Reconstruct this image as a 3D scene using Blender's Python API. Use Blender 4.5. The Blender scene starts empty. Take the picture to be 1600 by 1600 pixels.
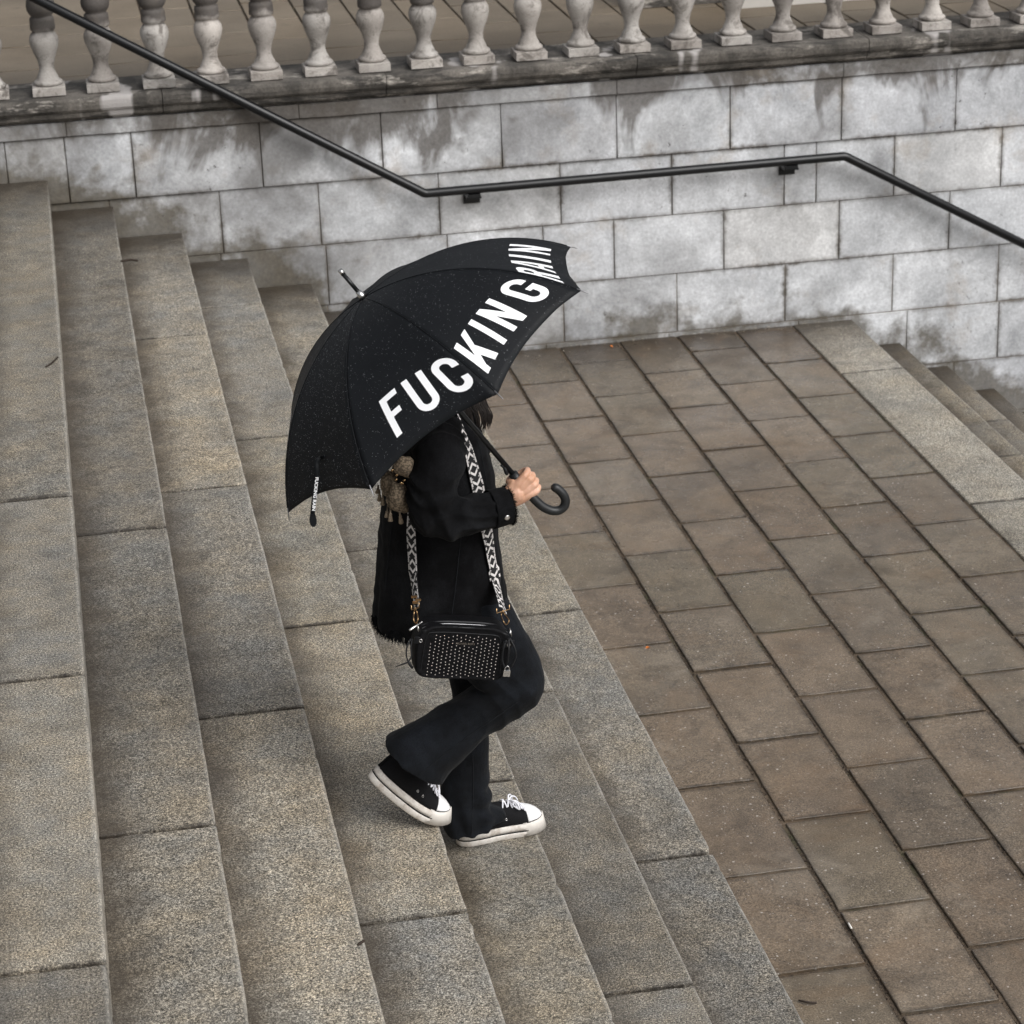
import bpy, math, random
import numpy as np
from mathutils import Vector, Matrix, noise
from mathutils.bvhtree import BVHTree
random.seed(7)
PI = math.pi
sc = bpy.context.scene
col = sc.collection

# ------------------------------------------------------------------ camera
cam_d = bpy.data.cameras.new("camera")
cam = bpy.data.objects.new("camera", cam_d); col.objects.link(cam)
cam.matrix_world = Matrix([[0.98117, 0.103054, -0.163357, 0.101456], [-0.190126, 0.366325, -0.910856, -12.669864], [-0.034026, 0.924763, 0.37902, 3.146305], [0.0, 0.0, 0.0, 1.0]])
cam_d.sensor_width = 36.0; cam_d.lens = 86.4236
cam_d.clip_start = 0.1; cam_d.clip_end = 500
cam_d.dof.use_dof = True; cam_d.dof.focus_distance = 7.25; cam_d.dof.aperture_fstop = 8.0
sc.camera = cam
# ------------------------------------------------------------------ overcast sky and soft sun
world = bpy.data.worlds.new("World"); sc.world = world; world.use_nodes = True
wn = world.node_tree; wn.nodes.clear()
sky = wn.nodes.new("ShaderNodeTexSky"); sky.sky_type = 'NISHITA'; sky.sun_disc = False
sky.sun_elevation = math.radians(44); sky.sun_rotation = math.radians(144)
sky.air_density = 1.0; sky.dust_density = 6.0; sky.ozone_density = 1.0
hs = wn.nodes.new("ShaderNodeHueSaturation"); hs.inputs['Saturation'].default_value = 0.20
bgn = wn.nodes.new("ShaderNodeBackground"); bgn.inputs[1].default_value = 0.12
wo = wn.nodes.new("ShaderNodeOutputWorld")
wn.links.new(sky.outputs[0], hs.inputs['Color']); wn.links.new(hs.outputs[0], bgn.inputs[0]); wn.links.new(bgn.outputs[0], wo.inputs[0])
sun_d = bpy.data.lights.new("overcast_sun", 'SUN'); sun_d.energy = 1.4; sun_d.angle = math.radians(42); sun_d.color = (1.0, 1.0, .995)
sun = bpy.data.objects.new("overcast_sun", sun_d); col.objects.link(sun)
sun.rotation_euler = (math.radians(46), 0, math.radians(36))
sc.view_settings.view_transform = 'Standard'; sc.view_settings.look = 'None'
sc.view_settings.exposure = 0.16; sc.view_settings.gamma = 1.0; sc.view_settings.use_curve_mapping = False

# ------------------------------------------------------------------ helpers
def tag(o, label=None, cat=None, group=None, kind=None):
    if label: o['label'] = label
    if cat: o['category'] = cat
    if group: o['group'] = group
    if kind: o['kind'] = kind
    return o
WPOS = {}
def link(o, parent=None, wpos=(0, 0, 0)):
    """link an object whose origin is at world position wpos, optionally under a parent"""
    col.objects.link(o)
    WPOS[o.name] = Vector(wpos)
    if parent is not None:
        o.parent = parent
        o.location = Vector(wpos) - WPOS[parent.name]
    else:
        o.location = Vector(wpos)
    return o
def empty(name, loc):
    o = bpy.data.objects.new(name, None); o.empty_display_size = .1
    return link(o, None, loc)
def mesh(name, V, F, smooth=False, uvs=None):
    me = bpy.data.meshes.new(name)
    me.from_pydata([tuple(v) for v in V], [], F)
    if smooth is True:
        me.polygons.foreach_set('use_smooth', [True]*len(me.polygons))
    elif smooth:
        me.polygons.foreach_set('use_smooth', smooth)
    if uvs is not None:
        ul = me.uv_layers.new(name="UVMap")
        for l in me.loops: ul.data[l.index].uv = uvs[l.vertex_index]
    me.update()
    return me
def ob(name, V, F, mat, parent=None, smooth=True, wpos=(0, 0, 0), uvs=None):
    me = V if F is None else mesh(name, V, F, smooth, uvs)
    if mat is not None and len(me.materials) == 0: me.materials.append(mat)
    return link(bpy.data.objects.new(name, me), parent, wpos)
class MB:
    """collects geometry for ONE mesh"""
    def __init__(s): s.V = []; s.F = []; s.uv = []
    def add(s, V, F):
        n = len(s.V); s.V += [tuple(v) for v in V]; s.F += [tuple(i+n for i in f) for f in F]
    def box(s, x0, x1, y0, y1, z0, z1):
        s.add([(x0,y0,z0),(x1,y0,z0),(x1,y1,z0),(x0,y1,z0),(x0,y0,z1),(x1,y0,z1),(x1,y1,z1),(x0,y1,z1)],
              [(3,2,1,0),(4,5,6,7),(0,1,5,4),(1,2,6,5),(2,3,7,6),(3,0,4,7)])
    def rings(s, R, cap=True, closed=False):
        n = len(R[0]); V = [v for r in R for v in r]; F = []
        m = len(R)
        for i in range(m if closed else m-1):
            for j in range(n):
                a = i*n+j; b = i*n+(j+1) % n; c = ((i+1) % m)*n+(j+1) % n; d = ((i+1) % m)*n+j
                F.append((a, b, c, d))
        if cap and not closed:
            F.append(tuple(range(n))[::-1]); F.append(tuple((m-1)*n+j for j in range(n)))
        s.add(V, F)
    def tube(s, P, r, n=10, cap=True, closed=False, round_ends=False):
        P = [Vector(p) for p in P]
        rr = list(r) if hasattr(r, '__len__') else [r]*len(P)
        if round_ends:
            t0 = (P[0]-P[1]).normalized(); t1 = (P[-1]-P[-2]).normalized(); r0, r1 = rr[0], rr[-1]
            P = [P[0]+t0*r0, P[0]+t0*r0*.7] + P + [P[-1]+t1*r1*.7, P[-1]+t1*r1]
            rr = [r0*.15, r0*.72] + rr + [r1*.72, r1*.15]
        m = len(P); T = []
        for i in range(m):
            if closed: t = P[(i+1) % m]-P[i-1]
            else:
                a = (P[i]-P[i-1]).normalized() if i > 0 else None
                b = (P[i+1]-P[i]).normalized() if i < m-1 else None
                t = a if b is None else b if a is None else a+b
            T.append(t.normalized())
        u = T[0].orthogonal().normalized(); R = []
        for i in range(m):
            u = (u - T[i]*u.dot(T[i])).normalized(); v = T[i].cross(u)
            R.append([P[i]+(u*math.cos(2*PI*j/n)+v*math.sin(2*PI*j/n))*rr[i] for j in range(n)])
        s.rings(R, cap, closed)
    def ball(s, c, r, n=10, m=6, axes=None):
        c = Vector(c); ax = axes or (Vector((1,0,0)), Vector((0,1,0)), Vector((0,0,1)))
        rx, ry, rz = r if hasattr(r, '__len__') else (r, r, r)
        R = []
        for i in range(1, m):
            a = PI*i/m
            R.append([c+ax[0]*(rx*math.sin(a)*math.cos(2*PI*j/n))+ax[1]*(ry*math.sin(a)*math.sin(2*PI*j/n))+ax[2]*(rz*math.cos(a)) for j in range(n)])
        k = len(s.V); s.rings(R, False)
        s.V.append(tuple(c+ax[2]*rz)); s.V.append(tuple(c-ax[2]*rz)); top = len(s.V)-2; bot = top+1; L = k+(m-2)*n
        for j in range(n):
            s.F.append((k+j, top, k+(j+1) % n)); s.F.append((L+(j+1) % n, bot, L+j))
    def build(s, name, mat, parent=None, smooth=True, wpos=(0,0,0)):
        return ob(name, s.V, s.F, mat, parent, smooth, wpos)
def catmull(P, k=6):
    P = [Vector(p) for p in P]; Q = [P[0]*2-P[1]]+P+[P[-1]*2-P[-2]]; out = []
    for i in range(1, len(Q)-2):
        for j in range(k):
            t = j/k; a, b, c, d = Q[i-1:i+3]
            out.append(.5*((2*b)+(c-a)*t+(2*a-5*b+4*c-d)*t*t+(3*b-a-3*c+d)*t**3))
    out.append(P[-1]); return out
def interp(xs, ys, x):
    return float(np.interp(x, xs, ys))
def lerp_rings(keys, k=5):
    """keys: list of (F, B, b, Y): front point, back point (x,z), half depth b, centre Y -> smooth rings"""
    A = np.array([[f[0], f[2], b[0], b[2], d, y] for f, b, d, y in keys]); out = []
    A = np.vstack([2*A[0]-A[1], A, 2*A[-1]-A[-2]])
    for i in range(1, len(A)-2):
        for j in range(k):
            t = j/k; a, b, c, d = A[i-1], A[i], A[i+1], A[i+2]
            out.append(.5*((2*b)+(c-a)*t+(2*a-5*b+4*c-d)*t*t+(3*b-a-3*c+d)*t**3))
    out.append(A[-2]); R = []
    for fx, fz, bx, bz, d, y in out:
        c = Vector(((fx+bx)/2, y, (fz+bz)/2)); u = Vector(((fx-bx)/2, 0, (fz-bz)/2)); w = Vector((0, d, 0)); ring = []
        for j in range(28):
            a = 2*PI*j/28; ca, sa = math.cos(a), math.sin(a); e = .88
            ring.append(c+u*math.copysign(abs(ca)**e, ca)+w*math.copysign(abs(sa)**e, sa))
        R.append(ring)
    return R
def remesh(me, voxel, smooth=4, disp=None):
    o = bpy.data.objects.new("tmp", me); col.objects.link(o)
    m = o.modifiers.new("r", 'REMESH'); m.mode = 'VOXEL'; m.voxel_size = voxel; m.use_smooth_shade = True
    if smooth:
        s = o.modifiers.new("s", 'SMOOTH'); s.iterations = smooth; s.factor = .5
    dg = bpy.context.evaluated_depsgraph_get(); dg.update()
    out = bpy.data.meshes.new_from_object(o.evaluated_get(dg))
    bpy.data.objects.remove(o)
    if disp:
        n = len(out.vertices); co = np.empty(n*3); no = np.empty(n*3)
        out.vertices.foreach_get('co', co); out.vertices.foreach_get('normal', no)
        co = co.reshape(-1, 3); no = no.reshape(-1, 3)
        d = np.array([disp(Vector(c), Vector(k)) for c, k in zip(co, no)])
        co += no*d[:, None]; out.vertices.foreach_set('co', co.ravel()); out.update()
    out.polygons.foreach_set('use_smooth', [True]*len(out.polygons))
    return out
def fbm(p, s, o=2): return noise.fractal(Vector(p)*s, 1.0, 2.0, o)

# ------------------------------------------------------------------ materials
def srgb(r, g, b):
    f = lambda c: ((c/255+.055)/1.055)**2.4 if c > 10 else c/255/12.92
    return (f(r), f(g), f(b), 1)
class NT:
    def __init__(s, name):
        s.m = bpy.data.materials.new(name); s.m.use_nodes = True; s.t = s.m.node_tree; s.n = s.t.nodes; s.n.clear()
        s.out = s.n.new("ShaderNodeOutputMaterial"); s.p = s.n.new("ShaderNodeBsdfPrincipled"); s.t.links.new(s.p.outputs[0], s.out.inputs[0])
        s._pos = None
    def set(s, inp, v):
        i = s.p.inputs[inp]
        if isinstance(v, bpy.types.NodeSocket): s.t.links.new(v, i)
        else: i.default_value = v
    def pos(s):
        if s._pos is None: s._pos = s.n.new("ShaderNodeNewGeometry").outputs['Position']
        return s._pos
    def noise(s, scale, detail=3, rough=.55, vec=None, stretch=None, dist=0):
        v = vec or s.pos()
        if stretch:
            mp = s.n.new("ShaderNodeMapping"); mp.inputs['Scale'].default_value = stretch; s.t.links.new(v, mp.inputs[0]); v = mp.outputs[0]
        n = s.n.new("ShaderNodeTexNoise"); n.inputs['Scale'].default_value = scale; n.inputs['Detail'].default_value = detail; n.inputs['Roughness'].default_value = rough
        n.inputs['Distortion'].default_value = dist
        s.t.links.new(v, n.inputs['Vector']); return n.outputs[0]
    def voro(s, scale, feat='F1', vec=None, out='Distance'):
        n = s.n.new("ShaderNodeTexVoronoi"); n.feature = feat; n.inputs['Scale'].default_value = scale; s.t.links.new(vec or s.pos(), n.inputs['Vector']); return n.outputs[out]
    def ramp(s, f, stops, interp='LINEAR'):
        n = s.n.new("ShaderNodeValToRGB"); r = n.color_ramp; r.interpolation = interp
        while len(r.elements) < len(stops): r.elements.new(.5)
        for e, (p, c) in zip(r.elements, stops):
            e.position = p; e.color = c if hasattr(c, '__len__') else (c, c, c, 1)
        s.t.links.new(f, n.inputs[0]); return n.outputs[0]
    def mix(s, f, a, b, mode='MIX'):
        n = s.n.new("ShaderNodeMix"); n.data_type = 'RGBA'; n.blend_type = mode
        for i, v in ((0, f), (6, a), (7, b)):
            if isinstance(v, bpy.types.NodeSocket): s.t.links.new(v, n.inputs[i])
            else: n.inputs[i].default_value = v
        return n.outputs[2]
    def math(s, op, a, b=0.0, c=None, clamp=False):
        n = s.n.new("ShaderNodeMath"); n.operation = op; n.use_clamp = clamp
        for i, v in ((0, a), (1, b)) + (((2, c),) if c is not None else ()):
            if isinstance(v, bpy.types.NodeSocket): s.t.links.new(v, n.inputs[i])
            else: n.inputs[i].default_value = v
        return n.outputs[0]
    def xyz(s, v=None):
        n = s.n.new("ShaderNodeSeparateXYZ"); s.t.links.new(v or s.pos(), n.inputs[0]); return n.outputs
    def rnd(s): return s.n.new("ShaderNodeObjectInfo").outputs['Random']
    def bump(s, h, strength=.3, dist=.003, prev=None):
        n = s.n.new("ShaderNodeBump"); n.inputs['Strength'].default_value = strength; n.inputs['Distance'].default_value = dist
        s.t.links.new(h, n.inputs['Height'])
        if prev is not None: s.t.links.new(prev, n.inputs['Normal'])
        s.t.links.new(n.outputs[0], s.p.inputs['Normal']); return n.outputs[0]

def granite(name, base, warm, grain_lo=.10, grain_hi=2.3, rough=.62, inner=1.0, band=(.10,.24,.46)):
    m = NT(name)
    # tint of the individual block
    tint = m.ramp(m.rnd(), [(0, (.62,.62,.63,1)), (.2, (1.02,1.0,.95,1)), (.4, (.78,.78,.79,1)), (.6, (1.14,1.10,1.03,1)), (.8, (.82,.84,.87,1)), (1, (1.2,1.18,1.15,1))])
    c = m.mix(m.ramp(m.noise(3.3, 7, .78), [(.38, 0.), (.66, 1.)]), base, warm)
    c = m.mix(1.0, c, tint, 'MULTIPLY')
    bl = m.ramp(m.noise(9, 8, .82, dist=.4), [(.30, .60), (.5, 1.0), (.70, 1.25)])
    c = m.mix(1.0, c, bl, 'MULTIPLY')
    g1 = m.ramp(m.noise(150, 3, .75), [(.33, grain_lo), (.5, .97), (.67, grain_hi)])
    c = m.mix(1.0, c, g1, 'MULTIPLY')
    g2 = m.ramp(m.noise(300, 2, .8), [(.34, .35), (.5, 1.0), (.66, 1.8)])
    c = m.mix(1.0, c, g2, 'MULTIPLY')
    # grime and painted corner shade along the inner edge, scuffed pale arris at the nosing
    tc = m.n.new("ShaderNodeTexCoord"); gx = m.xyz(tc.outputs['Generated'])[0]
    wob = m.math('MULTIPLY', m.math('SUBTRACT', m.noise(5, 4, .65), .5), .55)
    grime_shade = m.ramp(m.math('ADD', gx, wob), [(band[0], .80), (band[1], .48), (band[2], .0)])
    c = m.mix(m.math('MULTIPLY', grime_shade, inner), c, srgb(66,58,49))
    wr = m.ramp(m.math('ADD', gx, m.math('MULTIPLY', wob, .10)), [(.955, .0), (.985, .42)])
    c = m.mix(m.math('MULTIPLY', wr, m.ramp(m.noise(12, 4, .7), [(.35, .2), (.6, 1.)])), c, srgb(178,175,168))
    gy_ = m.math('ADD', m.math('MULTIPLY', m.math('PINGPONG', m.xyz(tc.outputs['Generated'])[1], .5), 1.9), m.math('MULTIPLY', m.math('SUBTRACT', m.noise(24, 4, .7), .5), .025))
    c = m.mix(m.ramp(gy_, [(.0, .85), (.004, .45), (.012, 0.)]), c, srgb(38,33,28))
    # damp brown dirt where the stone meets the wall
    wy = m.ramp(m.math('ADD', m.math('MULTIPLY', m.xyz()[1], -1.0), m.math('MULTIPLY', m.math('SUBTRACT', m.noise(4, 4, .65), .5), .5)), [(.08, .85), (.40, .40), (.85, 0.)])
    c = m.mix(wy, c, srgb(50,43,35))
    c = m.mix(1.0, c, m.ramp(m.noise(2.0, 8, .78, dist=.5), [(.3, .72), (.5, 1.0), (.7, 1.10)]), 'MULTIPLY')
    # small dark gum and moss spots
    vs = m.voro(5.5); vc = m.xyz(m.voro(5.5, out='Color'))
    sp_ = m.math('MULTIPLY', m.math('LESS_THAN', m.math('ADD', vs, m.math('MULTIPLY', m.noise(60, 2), .03)), m.math('MULTIPLY', vc[0], .065)), m.math('GREATER_THAN', vc[1], .5))
    c = m.mix(m.math('MULTIPLY', sp_, .6), c, (.03,.026,.022,1))
    # pale crystals and dark pits
    v = m.voro(62)
    c = m.mix(m.math('MULTIPLY', m.ramp(v, [(.0, 1.), (.13, 0.)]), m.ramp(m.noise(5, 1), [(.5, 0.), (.7, .8)])), c, (.60,.58,.54,1))
    pit = m.math('MULTIPLY', m.ramp(m.noise(28, 4, .7), [(.66, 0.), (.74, 1.)]), .5)
    c = m.mix(pit, c, (.035,.032,.028,1))
    m.set('Base Color', c)
    m.set('Roughness', m.ramp(m.noise(4, 4), [(.35, rough-.26), (.65, rough+.08)]))
    m.set('Specular IOR Level', .35)
    b = m.bump(m.noise(210, 2, .6), .5, .003)
    m.bump(m.noise(30, 4, .6), .35, .006, b)
    return m
G_STEP = granite("granite_step", srgb(120,118,113), srgb(135,126,111))
M_STEP = G_STEP.m
M_STEP2 = granite('granite_lower_step', srgb(116,112,104), srgb(126,115,98), band=(.55,.66,.90)).m  # painted inner shade band set further out on the lower treads
M_KERB = granite("granite_kerb", srgb(136,133,126), srgb(138,131,119), inner=.25).m

def paver():
    m = NT("brown_paver")
    tint = m.ramp(m.rnd(), [(0, (.78,.77,.76,1)), (.2, (1.0,1.0,1.0,1)), (.4, (.90,.92,.88,1)), (.6, (1.12,1.08,1.04,1)), (.8, (.95,.90,.86,1)), (1, (1.05,1.0,.95,1))])
    c = m.mix(m.ramp(m.noise(1.6, 4, .6), [(.35, 0.), (.65, 1.)]), srgb(104,93,80), srgb(116,105,91))
    c = m.mix(1.0, c, tint, 'MULTIPLY')
    c = m.mix(1.0, c, m.ramp(m.noise(7, 5, .65, dist=.5), [(.3, .66), (.5, 1.), (.72, 1.22)]), 'MULTIPLY')
    c = m.mix(1.0, c, m.ramp(m.noise(170, 3, .7), [(.33, .45), (.5, .98), (.67, 1.6)]), 'MULTIPLY')
    c = m.mix(1.0, c, m.ramp(m.noise(55, 3, .6), [(.3, .86), (.7, 1.12)]), 'MULTIPLY')
    v = m.voro(42); w = m.voro(42, out='Color')
    dot = m.math('MULTIPLY', m.math('LESS_THAN', v, m.math('MULTIPLY', m.xyz(w)[0], .19)), m.math('GREATER_THAN', m.xyz(w)[1], .35))
    c = m.mix(m.math('MULTIPLY', dot, .75), c, (.52,.47,.42,1))
    v3 = m.voro(85); w3 = m.xyz(m.voro(85, out='Color'))
    dot3 = m.math('MULTIPLY', m.math('LESS_THAN', v3, m.math('MULTIPLY', w3[0], .24)), m.math('GREATER_THAN', w3[1], .55))
    c = m.mix(m.math('MULTIPLY', dot3, .6), c, (.45,.40,.35,1))
    v2 = m.voro(21)
    c = m.mix(m.math('MULTIPLY', m.ramp(v2, [(.05, 1.), (.1, 0.)]), m.ramp(m.noise(6, 1), [(.55, 0.), (.65, .8)])), c, (.03,.025,.02,1))
    # worn, dirt-darkened slab edges
    tc = m.n.new("ShaderNodeTexCoord"); g_ = m.xyz(tc.outputs['Generated'])
    ex = m.math('MULTIPLY', m.math('PINGPONG', g_[0], .5), .32); ey = m.math('MULTIPLY', m.math('PINGPONG', g_[1], .5), .60)
    ed = m.math('ADD', m.math('MINIMUM', ex, ey), m.math('MULTIPLY', m.math('SUBTRACT', m.noise(26, 4, .7), .5), .035))
    c = m.mix(m.math('MULTIPLY', m.ramp(ed, [(.0, .88), (.009, .36), (.024, 0.)]), m.ramp(m.noise(2.1, 3), [(.38, .45), (.6, 1.)])), c, srgb(46,40,33))
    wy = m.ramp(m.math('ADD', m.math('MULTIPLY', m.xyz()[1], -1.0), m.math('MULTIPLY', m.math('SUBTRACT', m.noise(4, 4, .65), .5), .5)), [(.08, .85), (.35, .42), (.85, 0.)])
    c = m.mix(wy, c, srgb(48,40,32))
    c = m.mix(m.ramp(m.noise(2.6, 6, .75, dist=.6), [(.50, 0.), (.68, .26)]), c, srgb(124,98,70))
    c = m.mix(m.ramp(m.noise(1.9, 5, .7, dist=.6), [(.58, 0.), (.72, .35)]), c, srgb(150,140,126))
    # dark damp stains with shapes of their own
    st = m.ramp(m.noise(1.3, 5, .65, dist=.8), [(.56, 0.), (.66, .42)])
    c = m.mix(st, c, (.055,.042,.03,1))
    m.set('Base Color', c)
    m.set('Roughness', m.ramp(m.noise(3, 4), [(.38, .18), (.62, .40)])); m.set('Specular IOR Level', .45)
    m.set('Coat Weight', m.ramp(m.noise(1.7, 5, .65, dist=.5), [(.42, .0), (.62, .45)])); m.set('Coat Roughness', .22)
    b = m.bump(m.noise(160, 3, .6), .5, .003); m.bump(m.noise(22, 4), .3, .006, b)
    return m.m
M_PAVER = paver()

def wallstone(name, lo, hi, dirt_top=True):
    m = NT(name)
    x, y, z = m.xyz()
    tint = m.ramp(m.rnd(), [(0, (.80,.80,.81,1)), (.3, (1.0,1.0,1.0,1)), (.5, (.90,.90,.90,1)), (.75, (1.07,1.07,1.07,1)), (1, (.97,.95,.92,1))])
    c = m.mix(m.ramp(m.noise(1.9, 5, .6, dist=.4), [(.35, 0.), (.65, 1.)]), lo, hi)
    c = m.mix(1.0, c, tint, 'MULTIPLY')
    c = m.mix(1.0, c, m.ramp(m.noise(4, 8, .8, dist=.5), [(.3, .66), (.7, 1.16)]), 'MULTIPLY')
    c = m.mix(1.0, c, m.ramp(m.noise(60, 4, .7), [(.3, .80), (.7, 1.16)]), 'MULTIPLY')
    tc = m.n.new("ShaderNodeTexCoord"); g_ = m.xyz(tc.outputs['Generated'])
    ex = m.math('MULTIPLY', m.math('PINGPONG', g_[0], .5), .62); ey = m.math('MULTIPLY', m.math('PINGPONG', g_[1], .5), .34)
    ed = m.math('ADD', m.math('MINIMUM', ex, ey), m.math('MULTIPLY', m.math('SUBTRACT', m.noise(22, 4, .7), .5), .05))
    c = m.mix(m.math('MULTIPLY', m.ramp(ed, [(.0, .9), (.012, .3), (.022, 0.)]), m.ramp(m.noise(2.2, 3), [(.42, .15), (.6, 1.)])), c, srgb(78,70,60))
    c = m.mix(m.ramp(m.math('MULTIPLY', m.math('MINIMUM', ex, ey), 1.0), [(.0, .12), (.006, 0.)]), c, srgb(230,228,224))
    # ochre lichen haze
    c = m.mix(m.ramp(m.noise(3.1, 5, .65), [(.56, 0.), (.74, .45)]), c, srgb(150,132,108))
    # general soot; the grey strengthens to the left end of the wall
    so = m.math('ADD', m.noise(1.3, 5, .65, dist=.5), m.math('MULTIPLY', x, -.055))
    c = m.mix(m.ramp(so, [(.30, 0.), (.56, .72)]), c, srgb(92,89,86))
    if dirt_top:
        # run-off streaks below the string course
        dr = m.math('ADD', m.noise(1.0, 5, .6, stretch=(2.6, 1, 1.3), dist=1.2), m.math('ADD', m.math('MULTIPLY', m.math('SUBTRACT', m.noise(.9, 2), .5), .7), m.math('MULTIPLY', m.math('SUBTRACT', m.noise(30, 4, .7), .5), .16)))
        h = m.math('SUBTRACT', .22, z)          # metres below the course
        thr = m.math('ADD', .46, m.math('MULTIPLY', h, .70))
        k = m.math('MULTIPLY', m.math('SUBTRACT', dr, thr), 9, clamp=True)
        c = m.mix(m.math('MULTIPLY', k, .8), c, m.mix(m.noise(60, 2), srgb(62,58,54), srgb(96,90,84)))
    # grime rising from the steps and the paving
    g = m.math('MAXIMUM', m.math('MULTIPLY', x, -.513), -1.169)
    g = m.math('ADD', g, m.math('MINIMUM', 0.0, m.math('MULTIPLY', m.math('SUBTRACT', x, 4.36), -.56)))
    hh = m.math('SUBTRACT', z, g)
    k2 = m.math('MULTIPLY', m.math('SUBTRACT', m.noise(3.2, 5, .65), m.math('ADD', .36, m.math('MULTIPLY', hh, .95))), 7, clamp=True)
    c = m.mix(m.math('MULTIPLY', k2, .78), c, m.mix(m.noise(30, 3), srgb(50,44,35), srgb(100,92,76)))
    # dark lichen spots
    sp = m.math('MULTIPLY', m.ramp(m.noise(24, 4, .75), [(.63, 0.), (.68, 1.)]), m.ramp(m.noise(1.7, 2), [(.52, 0.), (.6, .75)]))
    c = m.mix(sp, c, srgb(60,55,50))
    m.set('Base Color', c); m.set('Roughness', .82); m.set('Specular IOR Level', .25)
    b = m.bump(m.noise(120, 3), .35, .003); m.bump(m.noise(14, 5, .65), .35, .008, b)
    return m.m
M_WALL = wallstone("wall_limestone", srgb(184,186,189), srgb(226,228,231))

def ledge():
    m = NT("weathered_ledge_stone"); x, y, z = m.xyz()
    c = m.mix(m.ramp(m.noise(3, 5, .7), [(.4, 0.), (.6, 1.)]), srgb(62,59,55), srgb(108,103,97))
    c = m.mix(m.ramp(m.noise(5.5, 6, .75, stretch=(.55, 1, 2.2)), [(.56, 0.), (.66, .85)]), c, srgb(176,170,162))
    c = m.mix(m.ramp(m.noise(7, 6, .75, stretch=(.5, 1, 2.5), dist=.5), [(.52, 0.), (.62, .85)]), c, srgb(48,46,44))
    c = m.mix(1.0, c, m.ramp(m.noise(80, 3, .7), [(.3, .7), (.7, 1.25)]), 'MULTIPLY')
    c = m.mix(m.math('MULTIPLY', m.ramp(m.noise(2.4, 3, .6, stretch=(1.6, 1, .2)), [(.60, 0.), (.64, .8)]), 1.0), c, srgb(178,174,172))
    m.set('Base Color', c); m.set('Roughness', .85)
    b = m.bump(m.noise(60, 4), .5, .004); m.bump(m.noise(12, 5, .7), .6, .012, b)
    return m.m
M_LEDGE = ledge()
def baluster_m():
    m = NT("baluster_stone"); x, y, z = m.xyz()
    c = m.mix(m.ramp(m.noise(4, 5, .6), [(.35, 0.), (.65, 1.)]), srgb(138,133,128), srgb(186,182,177))
    c = m.mix(1.0, c, m.ramp(m.rnd(), [(0, (.72,.70,.69,1)), (.3, (1,.97,.95,1)), (.6, (.9,.9,.9,1)), (1, (1.05,1.02,1.,1))]), 'MULTIPLY')
    # soot gathers on the ring and everything above it
    up = m.math('MULTIPLY', m.math('SUBTRACT', z, m.math('ADD', .745, m.math('MULTIPLY', m.math('SUBTRACT', m.noise(7, 3), .5), .16))), 30, clamp=True)
    c = m.mix(m.math('MULTIPLY', up, .88), c, srgb(62,57,54))
    c = m.mix(m.ramp(m.noise(9, 6, .75, dist=.6), [(.50, 0.), (.62, .8)]), c, srgb(88,82,76))
    c = m.mix(1.0, c, m.ramp(m.noise(110, 3, .7), [(.3, .85), (.7, 1.12)]), 'MULTIPLY')
    m.set('Base Color', c); m.set('Roughness', .8)
    b = m.bump(m.noise(90, 3), .4, .003); m.bump(m.noise(18, 4), .4, .008, b)
    return m.m
M_BAL = baluster_m()
def terrace_m():
    m = NT("terrace_stone")
    c = m.mix(m.ramp(m.noise(1.8, 4, .6), [(.35, 0.), (.65, 1.)]), srgb(104,93,78), srgb(120,109,94))
    c = m.mix(1.0, c, m.ramp(m.rnd(), [(0, (.82,.82,.82,1)), (.5, (1,1,1,1)), (1, (1.1,1.07,1.03,1))]), 'MULTIPLY')
    c = m.mix(1.0, c, m.ramp(m.noise(100, 3, .7), [(.3, .8), (.7, 1.2)]), 'MULTIPLY')
    c = m.mix(m.ramp(m.noise(9, 5, .7), [(.58, 0.), (.72, .5)]), c, srgb(86,78,66))
    m.set('Base Color', c); m.set('Roughness', .6); m.bump(m.noise(70, 3), .4, .003); return m.m
M_TERR = terrace_m()
def dirt_m():
    m = NT("joint_dirt")
    c = m.mix(m.ramp(m.noise(90, 4, .7), [(.35, 0.), (.65, 1.)]), srgb(30,25,20), srgb(96,82,66))
    c = m.mix(m.ramp(m.noise(2.3, 4, .7), [(.46, 0.), (.58, .8)]), c, m.mix(m.noise(70, 3), srgb(66,54,42), srgb(122,106,88)))
    c = m.mix(m.ramp(m.noise(3.5, 4, .7), [(.54, 0.), (.64, .75)]), c, srgb(56,58,34))
    m.set('Base Color', c); m.set('Roughness', .9); m.bump(m.noise(130, 3), .8, .004); return m.m
M_DIRT = dirt_m()
def plain(name, c, rough=.6, metal=0., spec=.5, var=.12, scale=60, bump=.0):
    m = NT(name)
    k = m.ramp(m.noise(scale, 3, .6), [(.3, 1-var), (.7, 1+var)])
    m.set('Base Color', m.mix(1.0, c, k, 'MULTIPLY')); m.set('Roughness', rough); m.set('Metallic', metal); m.set('Specular IOR Level', spec)
    if bump: m.bump(m.noise(scale*2, 3), bump, .002)
    return m.m
M_CORE = plain("rubble_core", srgb(70,64,58), .9)
M_RAIL = plain("black_painted_steel", (.0035,.004,.005,1), .33, .0, .42, .25, 25, .05)
M_BLACKMET = plain("black_metal", (.012,.013,.014,1), .32, .3, .5)
M_SILVER = plain("silver_metal", (.62,.61,.60,1), .25, 1.)
M_GOLD = plain("gold_metal", (.42,.27,.14,1), .32, 1.)
M_RUBBER = plain("matt_black_rubber", (.012,.013,.014,1), .45, 0, .45)
M_WHITE_RUB = plain("scuffed_white_rubber", srgb(214,209,202), .55, 0, .4, .08, 40)
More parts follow.
